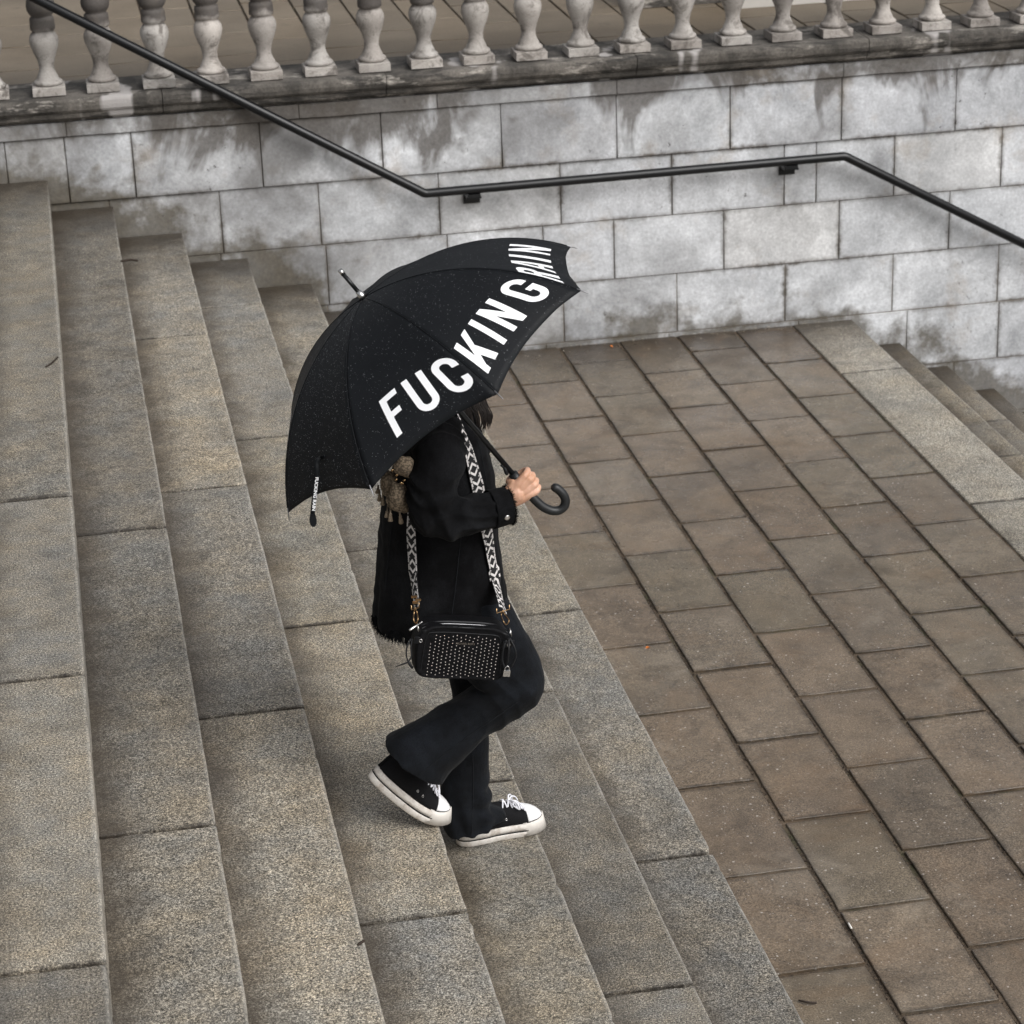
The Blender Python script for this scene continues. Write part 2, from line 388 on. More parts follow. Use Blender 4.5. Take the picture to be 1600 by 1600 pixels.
def sole_m():
    m = NT("dirty_white_sole")
    c = m.mix(m.ramp(m.noise(38, 5, .7), [(.45, 0.), (.75, .8)]), srgb(212,207,200), srgb(150,134,118))
    m.set('Base Color', c); m.set('Roughness', .6); m.bump(m.noise(200, 2), .2, .001); return m.m
M_SOLE = sole_m()
M_TOE = plain("bright_white_toe_cap", srgb(238,238,238), .35, 0, .5, .03)
M_LACE = plain("white_lace", srgb(232,232,238), .8, 0, .3, .06, 300, .2)
M_CANVAS = plain("black_canvas", (.006,.006,.007,1), .85, 0, .2, .3, 300, .3)
def cloth(name, c1, c2, wscale=260, rough=.9, sheen=.1, big=6):
    m = NT(name)
    c = m.mix(m.ramp(m.noise(big, 5, .65), [(.4, 0.), (.7, 1.)]), c1, c2)
    c = m.mix(1.0, c, m.ramp(m.noise(wscale, 2, .7), [(.3, .55), (.7, 1.5)]), 'MULTIPLY')
    m.set('Base Color', c); m.set('Roughness', rough); m.set('Specular IOR Level', .12)
    m.set('Sheen Weight', sheen); m.set('Sheen Roughness', .5)
    b = m.bump(m.noise(wscale, 3), .5, .0015); m.bump(m.noise(38, 4), .35, .004, b); return m.m
M_JACKET = cloth("black_denim_jacket", (.0022,.0022,.0026,1), (.0100,.0105,.0120,1), 280, .95, .015)
M_JEANS = cloth("washed_black_jeans", (.0035,.0040,.005,1), (.0095,.0115,.0150,1), 420, .9, .04, 9)
M_SEAM = plain("dark_seam_thread", (.013,.014,.016,1), .9, 0, .1)
def skin_m():
    m = NT("skin")
    c = m.mix(m.ramp(m.noise(22, 4, .6), [(.35, 0.), (.65, 1.)]), srgb(196,150,122), srgb(214,170,146))
    m.set('Base Color', c); m.set('Roughness', .5); m.set('Subsurface Weight', .12); m.set('Subsurface Radius', (.012,.005,.003)); m.set('Subsurface Scale', .6)
    m.bump(m.noise(160, 3), .25, .0012); return m.m
M_SKIN = skin_m()
M_NAIL = plain("finger_nail", srgb(222,180,164), .3, 0, .5, .02)
M_HAIR = plain("dark_hair", (.010,.007,.006,1), .4, 0, .5, .4, 200)
M_BAG = cloth("black_leather", (.0030,.0030,.0036,1), (.0055,.0055,.0065,1), 150, .6, 0.)
M_BAGTRIM = plain("black_leather_trim", (.006,.0065,.008,1), .48, 0, .35, .3, 80)
def canopy_m():
    m = NT("black_umbrella_fabric")
    c = m.mix(m.ramp(m.noise(5, 3), [(.35, 0.), (.7, 1.)]), (.0035,.0045,.006,1), (.0060,.0072,.009,1))
    c = m.mix(1.0, c, m.ramp(m.noise(700, 2, .7), [(.3, .6), (.7, 1.4)]), 'MULTIPLY')
    m.set('Base Color', c); m.set('Roughness', .60); m.set('Specular IOR Level', .22)
    b = m.bump(m.noise(600, 2), .35, .0006); m.bump(m.noise(14, 4, .6), .25, .004, b); return m.m
M_CANOPY = canopy_m()
M_PRINT = plain("white_screen_print", srgb(244,245,247), .55, 0, .3, .015)
M_DROP = plain("rain_drop_water", (.30,.31,.33,1), .08, 0, 1.0, .1)
M_TIPM = plain('dull_steel', (.25,.25,.26,1), .35, 1.)
M_STUD = plain('rose_steel_stud', (.80,.72,.68,1), .4, .6)
M_MORTAR = plain('lime_mortar', srgb(118,108,96), .9)
def strap_m():
    m = NT("black_white_woven_strap")
    uvn = m.n.new("ShaderNodeUVMap"); uvn.uv_map = "UVMap"
    u, v, _ = m.xyz(uvn.outputs[0])     # u -1..1 across, v in strap widths along
    a = m.math('ABSOLUTE', u)
    tri = m.math('PINGPONG', v, 1.35)
    d = m.math('ADD', m.math('MULTIPLY', a, 1.05), tri)
    st = m.math('GREATER_THAN', m.math('FRACT', m.math('MULTIPLY', d, .88)), .60)
    d2 = m.math('SUBTRACT', m.math('MULTIPLY', a, 1.05), tri)
    st2 = m.math('GREATER_THAN', m.math('FRACT', m.math('MULTIPLY', d2, .80)), .62)
    pick = m.math('GREATER_THAN', m.math('PINGPONG', v, 2.7), 1.5)
    w = m.mix(pick, st, st2)
    side = m.math('MULTIPLY', m.math('GREATER_THAN', a, .68), m.math('GREATER_THAN', m.math('FRACT', m.math('MULTIPLY', v, .9)), .55))
    gap = m.math('MULTIPLY', m.math('GREATER_THAN', a, .60), m.math('LESS_THAN', a, .68))
    w = m.mix(side, w, (1,1,1,1)); w = m.mix(gap, w, (0,0,0,1)); w = m.mix(m.math('GREATER_THAN', a, .93), w, (0,0,0,1))
    m.set('Base Color', m.mix(w, (.008,.008,.009,1), srgb(214,210,208))); m.set('Roughness', .85)
    m.bump(m.noise(500, 2), .4, .001); return m.m
M_STRAP = strap_m()
def crochet_m():
    m = NT("beige_crochet")
    c = m.mix(m.ramp(m.noise(28, 4), [(.35, 0.), (.65, 1.)]), srgb(118,104,87), srgb(146,130,110))
    v = m.voro(165)
    c = m.mix(m.ramp(v, [(.42, 0.), (.62, .65)]), c, srgb(34,28,22))
    m.set('Base Color', c); m.set('Roughness', .95); m.bump(v, -.9, .004); return m.m
M_CROCHET = crochet_m()
M_TASSEL = plain("beige_yarn", srgb(134,121,105), .95, 0, .1, .25, 200, .5)
# ================================================================== the setting
T, R = .33, .1692          # tread, riser
ZP = -7*R                  # paving level (-1.184)
PAVZ = -1.1691
NOSE = [.003, .321, .664, .996, 1.329, 1.649, 1.974]
def slab_mesh(sx, sy, thick, bev=.006, jit=.002, step=.09, front=None, frontjit=0, seed=0, worn=0, ends=None):
    """a stone block centred on its top face: uneven outline, rounded arrises"""
    rg = random.Random(seed); hx, hy = sx/2, sy/2
    def side(a, b):
        n = max(1, int((Vector(b)-Vector(a)).length/step)); return [(a[0]+(b[0]-a[0])*i/n, a[1]+(b[1]-a[1])*i/n) for i in range(n)]
    loop = side((-hx,-hy), (hx,-hy))+side((hx,-hy), (hx,hy))+side((hx,hy), (-hx,hy))+side((-hx,hy), (-hx,-hy))
    out = []
    o = rg.random()*50
    for (x, y) in loop:
        w = jit*(.5+.5*noise.noise((x*9+o, y*9, o)))+jit*.6*rg.random()
        if worn and x > hx-1e-6: w += worn*max(0, noise.noise((o, y*2.3, 1.7)))+ (worn*2.2*rg.random()**2 if rg.random() < .07 else 0)
        nx = -1 if x > hx-1e-6 else 1 if x < -hx+1e-6 else 0
        ny = -1 if y > hy-1e-6 else 1 if y < -hy+1e-6 else 0
        dy_ = 0
        if ends and ny:
            e_ = ends[0] if ny > 0 else ends[1]
            dy_ = .007*noise.noise((x*11, e_*3.7, 2.0))+.003*noise.noise((x*45, e_*3.7, 5.0))
        out.append((x+nx*w, y+ny*w+dy_))
    def inset(p, d):
        return (max(-hx+d, min(hx-d, p[0])) if abs(p[0]) > hx-d-.008 else p[0], max(-hy+d, min(hy-d, p[1])) if abs(p[1]) > hy-d-.008 else p[1])
    def ring(d, z):
        r = []
        for p in out:
            x, y = p
            x = math.copysign(abs(x)-d, x) if abs(x) > hx-.03 else x
            y = math.copysign(abs(y)-d*.35, y) if abs(y) > hy-.03 else y
            r.append((x, y, z))
        return r
    rs = [ring(0, -thick), ring(0, -bev), ring(bev*.3, -bev*.3), ring(bev, 0)]
    n = len(out); V = [v for r in rs for v in r]; F = []; S = []
    for i in range(3):
        for j in range(n): F.append((i*n+j, i*n+(j+1) % n, (i+1)*n+(j+1) % n, (i+1)*n+j)); S.append(i > 0)
    F.append(tuple(3*n+j for j in range(n))); S.append(False)
    return mesh("slab", V, F, S)
def slab(name, x0, x1, y0, y1, z, thick, mat, parent, **k):
    seed = k.pop('seed', int(abs(x0*7919+y0*104729+z*31)*10) % 99991)
    tilt = k.pop('tilt', 0)
    me = slab_mesh(x1-x0, y1-y0, thick, seed=seed, **k); me.name = name; me.materials.append(mat)
    o = bpy.data.objects.new(name, me); link(o, parent, ((x0+x1)/2, (y0+y1)/2, z))
    if tilt:
        rg = random.Random(seed+3); o.rotation_euler = (rg.uniform(-tilt, tilt), rg.uniform(-tilt, tilt), rg.uniform(-tilt, tilt)*.6)
    return o

# ground far below and around
g = MB(); g.add([(-200,-200,-3.2),(200,-200,-3.2),(200,200,-3.2),(-200,200,-3.2)], [(0,1,2,3)])
tag(g.build('ground', M_CORE, None, False), kind='structure')

# ---- left flight
steps = tag(empty('stone_steps', (-.66, -5, 2*R)), 'grey granite steps running down to the paved landing', kind='structure')
core = MB()
prof = [(-4.2, -3.1), (-4.2, 3*R-.16)]
for k in range(-3, 7): prof += [((k if k > -3 else -3)*T-.02, -k*R-.155), ((k)*T-.02, -(k+1)*R-.155)]
prof += [(1.96, -3.1)]
pr = [[(x, -12.2, z) for x, z in prof], [(x, -.005, z) for x, z in prof]]
core.rings(pr, True); core.build('step_core', M_CORE, steps, False)
JT = {-2: [-9.0,-6.9,-4.9,-2.8,-1.0], -1: [-9.9,-8.1,-6.3,-4.0,-2.1], 0: [-11.1,-9.3,-7.593,-5.997,-4.539], 1: [-10.6,-8.6,-6.69,-4.502], 2: [-9.5,-7.6,-5.703,-3.734,-1.7795],
      3: [-10.7,-8.7,-6.756,-4.7332,-2.777,-.837], 4: [-9.7,-7.7,-5.7224,-3.711,-1.8], 5: [-10.8,-8.8,-6.764,-4.792,-2.6], 6: [-11.6,-9.7,-7.75,-5.773,-3.764,-1.75]}
for k in range(-2, 7):
    f_ = MB(); f_.box(((NOSE[k-1] if k > 0 else (k-1)*T)-.02), (NOSE[k] if k >= 0 else k*T)-.012, -12.2, -.006, -(k+1)*R+.01, -k*R-.022); f_.build('joint_filling', M_DIRT, steps, False)
    xs = NOSE[k] if k >= 0 else k*T
    xb = (NOSE[k-1] if k > 0 else (k-1)*T)-.028
    ys = [-12.2]+JT[k]+[-.004]
    for a, b in zip(ys[:-1], ys[1:]):
        slab('step_stone', xb, xs, a+.008, b-.008, -k*R, R-.002, M_STEP, steps, bev=.007, jit=.0022, step=.035, worn=.0035, tilt=.0006, ends=(a, b))
for i in range(5):
    slab('step_stone', -4.2, -2*T-.35, -12.2+i*2.44, -12.2+(i+1)*2.44-.008, 3*R, .17, M_STEP, steps)

# ---- the paved landing
pave = tag(empty('paved_landing', (3.1, -5, PAVZ)), 'brown stone paving laid in staggered rows between the two flights', kind='structure')
b = MB(); b.box(1.97, 4.34, -12.2, -.003, -3.1, PAVZ-.0085); b.build('paving_bed', M_DIRT, pave, False)
JX = [1.955, 2.335, 2.669, 3.003, 3.339, 3.671, 4.005]
PJ = [[-.30,-.86,-1.47,-2.06,-2.63,-3.24,-3.85,-4.46,-5.06,-5.70,-6.31], [-.58,-1.15,-1.77,-2.33,-2.94,-3.56,-4.15,-4.77,-5.38,-5.99,-6.61],
      [-.32,-.87,-1.47,-2.05,-2.64,-3.25,-3.86,-4.46,-5.06,-5.67,-6.30], [-.59,-1.15,-1.78,-2.34,-2.94,-3.55,-4.15,-4.75,-5.36],
      [-.30,-.87,-1.44,-2.05,-2.64,-3.23,-3.85,-4.44], [-.61,-1.18,-1.77,-2.35,-2.95,-3.55]]
for c in range(6):
    ys = [-.004]+PJ[c]
    while ys[-1] > -11.6: ys.append(ys[-1]-.603)
    for a, bb in zip(ys[1:], ys[:-1]):
        rg = random.Random(c*100+int(a*10)); gx = .0045+rg.random()*.0035; gy = .0050+rg.random()*.0050
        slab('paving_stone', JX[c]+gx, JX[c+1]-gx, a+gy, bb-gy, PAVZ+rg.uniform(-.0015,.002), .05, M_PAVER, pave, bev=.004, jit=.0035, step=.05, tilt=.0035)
ys = [-.004,-.88,-2.78,-4.7,-6.6,-8.5,-10.4,-12.2]
for a, bb in zip(ys[1:], ys[:-1]):
    slab('kerb_stone', 4.012, 4.36, a+.006, bb-.006, PAVZ+.001, .17, M_KERB, pave, bev=.007, jit=.0022, step=.06, worn=.003)

# ---- right flight
st2 = tag(empty('lower_steps', (5.5, -5, -3.1)), 'granite steps going down to the right beyond the paved landing', kind='structure')
T2, R2 = .29, .166
c2 = MB(); prof = [(4.2, -3.1), (4.2, PAVZ-.16)]
for k in range(0, 11): prof += [(4.36+k*T2-.02, PAVZ-k*R2-.155), (4.36+k*T2-.02, PAVZ-(k+1)*R2-.155)]
prof += [(4.36+10*T2, -3.15)]
c2.rings([[(x, -12.2, z) for x, z in prof], [(x, -.005, z) for x, z in prof]], True); c2.build('step_core', M_CORE, st2, False)
for k in range(1, 11):
    f_ = MB(); f_.box(4.36+(k-1)*T2-.02, 4.36+k*T2-.012, -12.2, -.006, PAVZ-(k+1)*R2+.01, PAVZ-k*R2-.022); f_.build('joint_filling', M_DIRT, st2, False)
    ys = [-12.2] + [{1: -1.846, 2: -.934}.get(k, -.6-((k*.77) % 1.6))-1.9*j for j in range(5, -1, -1)] + [-.004]
    for a, bb in zip(ys[:-1], ys[1:]):
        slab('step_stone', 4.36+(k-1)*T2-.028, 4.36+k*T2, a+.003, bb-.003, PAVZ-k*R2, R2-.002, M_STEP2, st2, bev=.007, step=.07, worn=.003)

# ---- the retaining wall, block by block
wall = tag(empty('retaining_wall', (3, .1, -1.18)), 'pale ashlar stone wall stained with soot behind the steps and landing', 'wall')
b = MB(); b.box(-4.2, 9.2, .012, .34, -3.15, .29); b.build('wall_core', M_MORTAR, wall, False)
def wblock(x0, x1, z0, z1, yf, seed):
    me = slab_mesh(x1-x0, z1-z0, .05, bev=.0025, jit=.0016, step=.12, seed=seed); me.name = 'stone_block'; me.materials.append(M_WALL)
    o = bpy.data.objects.new('stone_block', me); o.rotation_euler = (PI/2, 0, 0)
    link(o, wall, ((x0+x1)/2, yf, (z0+z1)/2))
rows = [(.2165, -.131, -.013, [-4.2,-3.5,-2.6,-1.9,-1.25,-.6,-.2,.103,.444,1.108,1.747,2.389,3.018,3.648,4.276,4.93,5.57,6.2,6.9,7.6,8.4,9.2]),
        (-.134, -.474, 0, [-1.0,-.35,.3,.874,1.396,2.04,2.704,3.323,3.958,4.141,4.589,5.214,5.85,6.5,7.2,7.9,8.6,9.2]),
        (-.477, -.809, -.001, [-.4,.15,.856,1.417,2.074,2.60,2.995,3.615,4.276,4.919,5.56,6.2,6.9,7.6,8.4,9.2]),
        (-.812, -1.148, .006, [.1,.7,1.406,2.066,2.705,3.348,3.97,4.599,5.225,5.9,6.5,7.2,7.9,8.6,9.2]),
        (-1.151, -1.486, .003, [1.9,2.6,3.3,4.05,4.689,5.239,5.85,6.5,7.2,7.9,8.6,9.2]),
        (-1.489, -1.82, .004, [4.0,4.4,4.98,5.5,6.15,6.8,7.5,8.2,9.2]), (-1.823, -2.16, .004, [4.6,5.2,5.9,6.6,7.3,8.2,9.2]), (-2.163, -2.5, .004, [5.2,5.9,6.6,7.3,8.2,9.2]), (-2.503, -2.9, .004, [5.6,6.4,7.3,8.2,9.2])]
for i, (z1, z0, yf, xs) in enumerate(rows):
    for j, (a, bb) in enumerate(zip(xs[:-1], xs[1:])):
        wblock(a+.0012, bb-.0012, z0, z1, yf+random.Random(i*50+j).uniform(-.0015, .0015), i*97+j*13+5)
def profile_stone(name, prof, xs, mat, parent, gap=.002):
    for a, bb in zip(xs[:-1], xs[1:]):
        m = MB(); n = max(2, int((bb-a)/.06)); R_ = []
        for i in range(n+1):
            x = a+gap+(bb-a-2*gap)*i/n
            R_.append([(x, y+(.004*noise.noise((x*6, y*20, z*20)) if y < .1 else 0), z+.003*noise.noise((x*5, z*30, 3))) for y, z in prof])
        m.rings([r[::-1] for r in R_], True); m.build(name, mat, parent, False)
profile_stone('fascia_stone', [(.2,.2175),(-.022,.2175),(-.027,.222),(-.027,.290),(-.022,.295),(.2,.295)], [-4.2,-2.4,-1.1,.12,1.32,2.05,3.02,4.28,5.31,6.5,7.8,9.2], M_WALL, wall)
profile_stone('ledge_stone', [(.34,.2965),(-.010,.2965),(-.010,.309),(-.040,.312),(-.052,.322),(-.058,.340),(-.058,.348),(-.072,.353),(-.082,.366),(-.087,.386),(-.087,.410),(-.083,.421),(-.070,.427),(.34,.432)], [-4.2,-2.0,-.4,.62,1.78,3.12,4.4,5.45,6.7,8.0,9.2], M_LEDGE, wall)

# ---- balustrade
bal = tag(empty('stone_balustrade', (3, .05, .431)), 'weathered stone balustrade standing along the top of the wall', 'balustrade')
H = .72
bp = [(.0,.0),(.001,.001)]
half = [(.046,.062),(.050,.070),(.058,.074),(.066,.072),(.072,.064),(.076,.057),(.088,.054),(.105,.045),(.125,.0385),(.150,.0385),(.180,.046),(.215,.060),(.245,.070),(.270,.0745),(.292,.072),(.310,.063),(.322,.052),(.326,.056),(.330,.062),(.345,.064),(.360,.062)]
pr = half + [(H-z, r*.98) for z, r in half[::-1]][1:]
m = MB()
N = 20
m.rings([[(r*math.cos(2*PI*j/N), r*math.sin(2*PI*j/N), z) for j in range(N)] for z, r in pr], True)
bme = mesh('baluster', m.V, m.F, True); bme.materials.append(M_BAL)
pms = []
for z0, z1 in ((0, .046), (H-.046, H)):
    pm = MB(); pms.append(pm)
    pm.rings([[(-.083+i, -.083+i, z) , (.083-i, -.083+i, z), (.083-i, .083-i, z), (-.083+i, .083-i, z)] for z, i in ((z0,.003),(z0+.003,0),(z1-.003,0),(z1,.003))])
pmes = [mesh('plinth', pm.V, pm.F, False) for pm in pms]
for q in pmes: q.materials.append(M_BAL)
for k in range(-2, 30):
    x = .052+.2795*k+random.Random(k).uniform(-.004,.004)
    if 24 <= k <= 25: continue
    o = link(bpy.data.objects.new('baluster', bme), bal, (x, .062, .432)); o.rotation_euler = (0, 0, random.Random(k+9).random()*6)
    for pme in pmes:
        q = link(bpy.data.objects.new('plinth', pme), o, (x, .062, .432)); q.location = (0,0,0); q.rotation_euler = (0, 0, -o.rotation_euler[2])
for x0, x1 in ((-1.4, -.72), (6.72, 7.15)):
    m = MB(); m.box(x0, x1, -.03, .155, .4325, .432+H); m.build('pedestal', M_BAL, bal, False)
profile_stone('top_rail', [(.16,1.153),(-.04,1.153),(-.05,1.165),(-.05,1.19),(-.065,1.20),(-.075,1.23),(-.065,1.27),(.185,1.27),(.195,1.23),(.17,1.19)], [-1.4,.4,2.2,4.0,5.8,7.15], M_LEDGE, bal)

# ---- terrace behind
ter = tag(empty('terrace', (2.5, 2.5, .4)), 'stone paved terrace behind the balustrade', kind='structure')
b = MB(); b.box(-4.2, 9.2, .345, 9, -1, .385); b.build('paving_bed', M_DIRT, ter, False)
for c in range(-8, 20):
    x0 = .935+.3*c; off = .0 if c % 2 else .31; y = .35
    ys = [.35]; y = .35+.25+off*.8
    while y < 4.9: ys.append(y); y += .62+.04*math.sin(c*3+y)
    ys.append(4.9)
    for a, bb in zip(ys[:-1], ys[1:]):
        slab('paving_stone', x0+.004, x0+.296, a+.007, bb-.007, .4+random.Random(c*31+int(a*9)).uniform(-.002,.002), .03, M_TERR, ter, bev=.004, jit=.003, step=.1, tilt=.004)
b = MB(); b.box(-4.2, 9.2, 4.92, 9, .3, .401); b.build('far_paving', M_TERR, ter, False)
M_PLINTH = plain("pale_render", srgb(214,210,204), .8, 0, .2, .06, 8)
pb = tag(empty('low_plinth', (5.2, 1.4, .4)), 'pale low stone plinth on the terrace behind the right-hand balusters', 'plinth')
b = MB(); b.box(4.02, 6.9, 1.12, 1.9, .4, .47); b.build('lower_step', M_PLINTH, pb, False)
b = MB(); b.box(4.10, 6.9, 1.22, 1.9, .471, .95); b.build('upper_block', M_PLINTH, pb, False)
b = MB(); b.rings([[(3.50+i,1.33+i,z),(3.97-i,1.33+i,z),(3.97-i,1.8-i,z),(3.50+i,1.8-i,z)] for z, i in ((.402,.0),(.70,0),(.71,.01))])
tag(b.build('stone_block_seat', M_LEDGE, None, False), 'dark mossy stone block on the terrace beside the pale plinth', 'stone block')

# ---- handrail on the wall
hr = tag(empty('handrail', (3.1, -.02, -.2)), 'black tubular steel handrail bending down along the stone wall', 'handrail')
RY = -.09
pts = [(-2.75, RY, 2.635), (1.952, RY, -.217), (4.273, RY, -.203), (7.6, RY, -2.055)]
def mitre(pts, r):
    out = [Vector(pts[0])]
    for i in range(1, len(pts)-1):
        p, a, c = Vector(pts[i]), Vector(pts[i-1]), Vector(pts[i+1])
        u = (a-p).normalized(); v = (c-p).normalized()
        for t in (1, .6, .3): out.append(p+u*r*t+(u+v)*0)
        out.append(p+(u+v)*r*.12)
        for t in (.3, .6, 1): out.append(p+v*r*t)
    out.append(Vector(pts[-1])); return out
m = MB(); m.tube(mitre(pts, .03), .0245, 16); m.build('rail', M_RAIL, hr)
def bracket(x, z):
    m = MB(); m.box(x-.045, x+.045, -.012, -.0005, z-.095, z-.035)
    m.box(x-.040, x+.040, RY-.008, -.011, z-.050, z-.040); m.box(x-.033, x+.033, RY-.02, RY+.02, z-.041, z-.022)
    o = m.build('bracket', M_BLACKMET, hr, False)
    for s in (-1, 1):
        q = MB(); q.tube([(x+s*.03, -.012, z-.07), (x+s*.03, -.019, z-.07)], .007, 6); q.build('bolt', M_BLACKMET, o, False)
bracket(2.215, -.217); bracket(3.97, -.205); bracket(6.4, -1.39)
# ================================================================== the umbrella
UA = Vector((0.84882, -6.36328, 1.18672)); UN = Vector((-0.58224, 0.08645, 0.80841)); UU = Vector((0.81145, -0.0, 0.58442)); UV_ = Vector((0.05053, 0.99626, -0.07015))
UR, UH, UT = 0.53836, 0.29190, 3.41459
URR = (UR*UR+UH*UH)/(2*UH); UPHI = math.asin(UR/URR)
def rib_pt(i, t, off=0.0):
    th = UT+i*PI/4; r = (URR-off)*math.sin(UPHI*t); d = URR-(URR-off)*math.cos(UPHI*t)
    return UA-UN*d+UU*(r*math.cos(th))+UV_*(r*math.sin(th))
def can_pt(i, s, t, off=0.0):
    e = 1-.045*4*s*(1-s)
    p = rib_pt(i, t*e, 0)*(1-s)+rib_pt(i+1, t*e, 0)*s
    # slight slack of the cloth between the ribs near the tips, puckers beside them
    pk = .0028*math.sin(PI*s)*math.sin(9*s+3*i)*t*t*t + .0022*math.sin(40*s*(1-s)+6*t+i)*max(0, t-.75)*4*math.sin(PI*s)
    th = UT+(i+s)*PI/4
    n = (UU*math.cos(th)+UV_*math.sin(th))*math.sin(UPHI*t)+UN*math.cos(UPHI*t)
    return p+n.normalized()*(pk+off)
umb = tag(empty('umbrella', tuple((1.3425,-6.4300,0.6095))), 'open black umbrella with bold white lettering and a crook handle, held by the walking woman', 'umbrella')
def panel_mesh(i):
    NS, NTt = 22, 30; V = []; F = []
    for a in range(NTt+1):
        t = .012+.988*a/NTt
        for b_ in range(NS+1): V.append(can_pt(i, b_/NS, t))
    for a in range(NTt):
        for b_ in range(NS):
            k = a*(NS+1)+b_; F.append((k, k+1, k+NS+2, k+NS+1))
    return V, F
panels = []
for i in range(8):
    V, F = panel_mesh(i)
    o = ob('canopy_panel', V, F, M_CANOPY, umb, True)
    sm = o.modifiers.new('thickness', 'SOLIDIFY'); sm.thickness = .0007; sm.offset = 0
    panels.append(o)
# seams over the ribs
for i in range(8):
    m = MB(); m.tube([rib_pt(i, .02+.975*k/24)+UN*.0007 for k in range(25)], .0013, 6); m.build('seam', M_CANOPY, umb)
# lettering: outlines traced on a fine grid
def sd_box(x, y, cx, cy, hx, hy):
    dx, dy = abs(x-cx)-hx, abs(y-cy)-hy; return math.hypot(max(dx, 0), max(dy, 0))+min(max(dx, dy), 0)
def sd_poly(x, y, P):
    d = 1e9; ins = False; n = len(P)
    for i in range(n):
        ax, ay = P[i]; bx, by = P[(i+1) % n]; ex, ey = bx-ax, by-ay; wx, wy = x-ax, y-ay
        t = max(0, min(1, (wx*ex+wy*ey)/(ex*ex+ey*ey))); d = min(d, math.hypot(wx-ex*t, wy-ey*t))
        if (ay > y) != (by > y) and x < (bx-ax)*(y-ay)/(by-ay)+ax: ins = not ins
    return -d if ins else d
def sd_rr(x, y, cx, cy, hx, hy, r): return sd_box(x, y, cx, cy, hx-r, hy-r)-r
LH = .124; K = .0195
def letter(ch, w, h=LH, k=K):
    X, Y = w/2, h/2
    ring = lambda x, y, w_=X, h_=Y, cy=0: max(sd_rr(x, y, 0, cy, w_, h_, min(w_, h_)), -sd_rr(x, y, 0, cy, w_-k, h_-k, max(.001, min(w_, h_)-k)))
    if ch == 'F': return lambda x, y: min(sd_box(x, y, -X+k/2, 0, k/2, Y), sd_box(x, y, 0, Y-k*.46, X, k*.46), sd_box(x, y, -.004, k*.05, X-.004, k*.44))
    if ch == 'I': return lambda x, y: sd_box(x, y, 0, 0, k/2, Y)
    if ch == 'U': return lambda x, y: min(max(ring(x, y), y), sd_box(x, y, -X+k/2, Y/2, k/2, Y/2), sd_box(x, y, X-k/2, Y/2, k/2, Y/2))
    if ch == 'C': return lambda x, y: max(ring(x, y), -sd_box(x, y, X, 0, X*.95, h*.145))
    if ch == 'G': return lambda x, y: min(max(ring(x, y), -sd_box(x, y, X, h*.085, X*.95, h*.085)), sd_box(x, y, X*.56, -k*.3, X*.44, k*.42))
    if ch == 'K': return lambda x, y: min(sd_box(x, y, -X+k/2, 0, k/2, Y), sd_poly(x, y, [(-X+k*.9, -h*.10), (X-k*1.15, Y), (X, Y), (-X+k*.9, -h*.10-k*1.9)]), sd_poly(x, y, [(-k*.45, h*.02), (k*.42, h*.16), (X, -Y), (X-k*1.1, -Y)]))
    if ch == 'N': return lambda x, y: min(sd_box(x, y, -X+k/2, 0, k/2, Y), sd_box(x, y, X-k/2, 0, k/2, Y), sd_poly(x, y, [(-X, Y), (-X+k*1.05, Y), (X, -Y), (X-k*1.05, -Y)]))
    if ch == 'A': return lambda x, y: min(sd_poly(x, y, [(-X, -Y), (-X+k, -Y), (k*.02, Y-k*.8), (X-k, -Y), (X, -Y), (k*.55, Y), (-k*.55, Y)]), sd_box(x, y, 0, -h*.20, X*.62, k*.42))
    if ch == 'R': return lambda x, y: min(sd_box(x, y, -X+k/2, 0, k/2, Y), max(max(sd_rr(x, y, -.004, Y-h*.27, X+.004, h*.27, X*.9), -sd_rr(x, y, -.004, Y-h*.27, X+.004-k, h*.27-k, X*.4)), -x-X), sd_poly(x, y, [(-.002, -h*.02), (k*.95, -h*.02), (X, -Y), (X-k, -Y)]))
def contour(f, X, Y, step):
    nx, ny = int(2*X/step)+3, int(2*Y/step)+3
    xs = [-X-step+step*i*1.0 for i in range(nx+1)]; ys = [-Y-step+step*i*1.0 for i in range(ny+1)]
    g = [[f(x, y) for x in xs] for y in ys]; V = []; F = []; idx = {}
    def vid(x, y):
        key = (round(x, 6), round(y, 6))
        if key not in idx: idx[key] = len(V); V.append((x, y))
        return idx[key]
    for j in range(ny):
        for i in range(nx):
            cs = [(xs[i], ys[j], g[j][i]), (xs[i+1], ys[j], g[j][i+1]), (xs[i+1], ys[j+1], g[j+1][i+1]), (xs[i], ys[j+1], g[j+1][i])]
            if all(c[2] >= 0 for c in cs): continue
            poly = []
            for a in range(4):
                p, q = cs[a], cs[(a+1) % 4]
                if p[2] < 0: poly.append(vid(p[0], p[1]))
                if (p[2] < 0) != (q[2] < 0):
                    t = p[2]/(p[2]-q[2]); poly.append(vid(p[0]+(q[0]-p[0])*t, p[1]+(q[1]-p[1])*t))
            d = []
            for v in poly:
                if not d or d[-1] != v: d.append(v)
            if len(d) > 2 and d[0] == d[-1]: d.pop()
            if len(set(d)) > 2: F.append(tuple(d))
    return V, F
def print_letter(ch, panel, s0, w, t0=.828, clip=True, k=K):
    V, F = contour(letter(ch, w, k=k), w/2, LH/2, .0016)
    out = []
    for x, y in V:
        t = t0-y/(UPHI*URR); W = 2*URR*math.sin(UPHI*t)*math.sin(PI/8); s = s0+x/W
        pn = panel
        if s > .998: s = .998
        if s < .002: s = .002
        out.append(can_pt(pn, s, t, .0012))
    ob('letter', out, F, M_PRINT, umb, True)
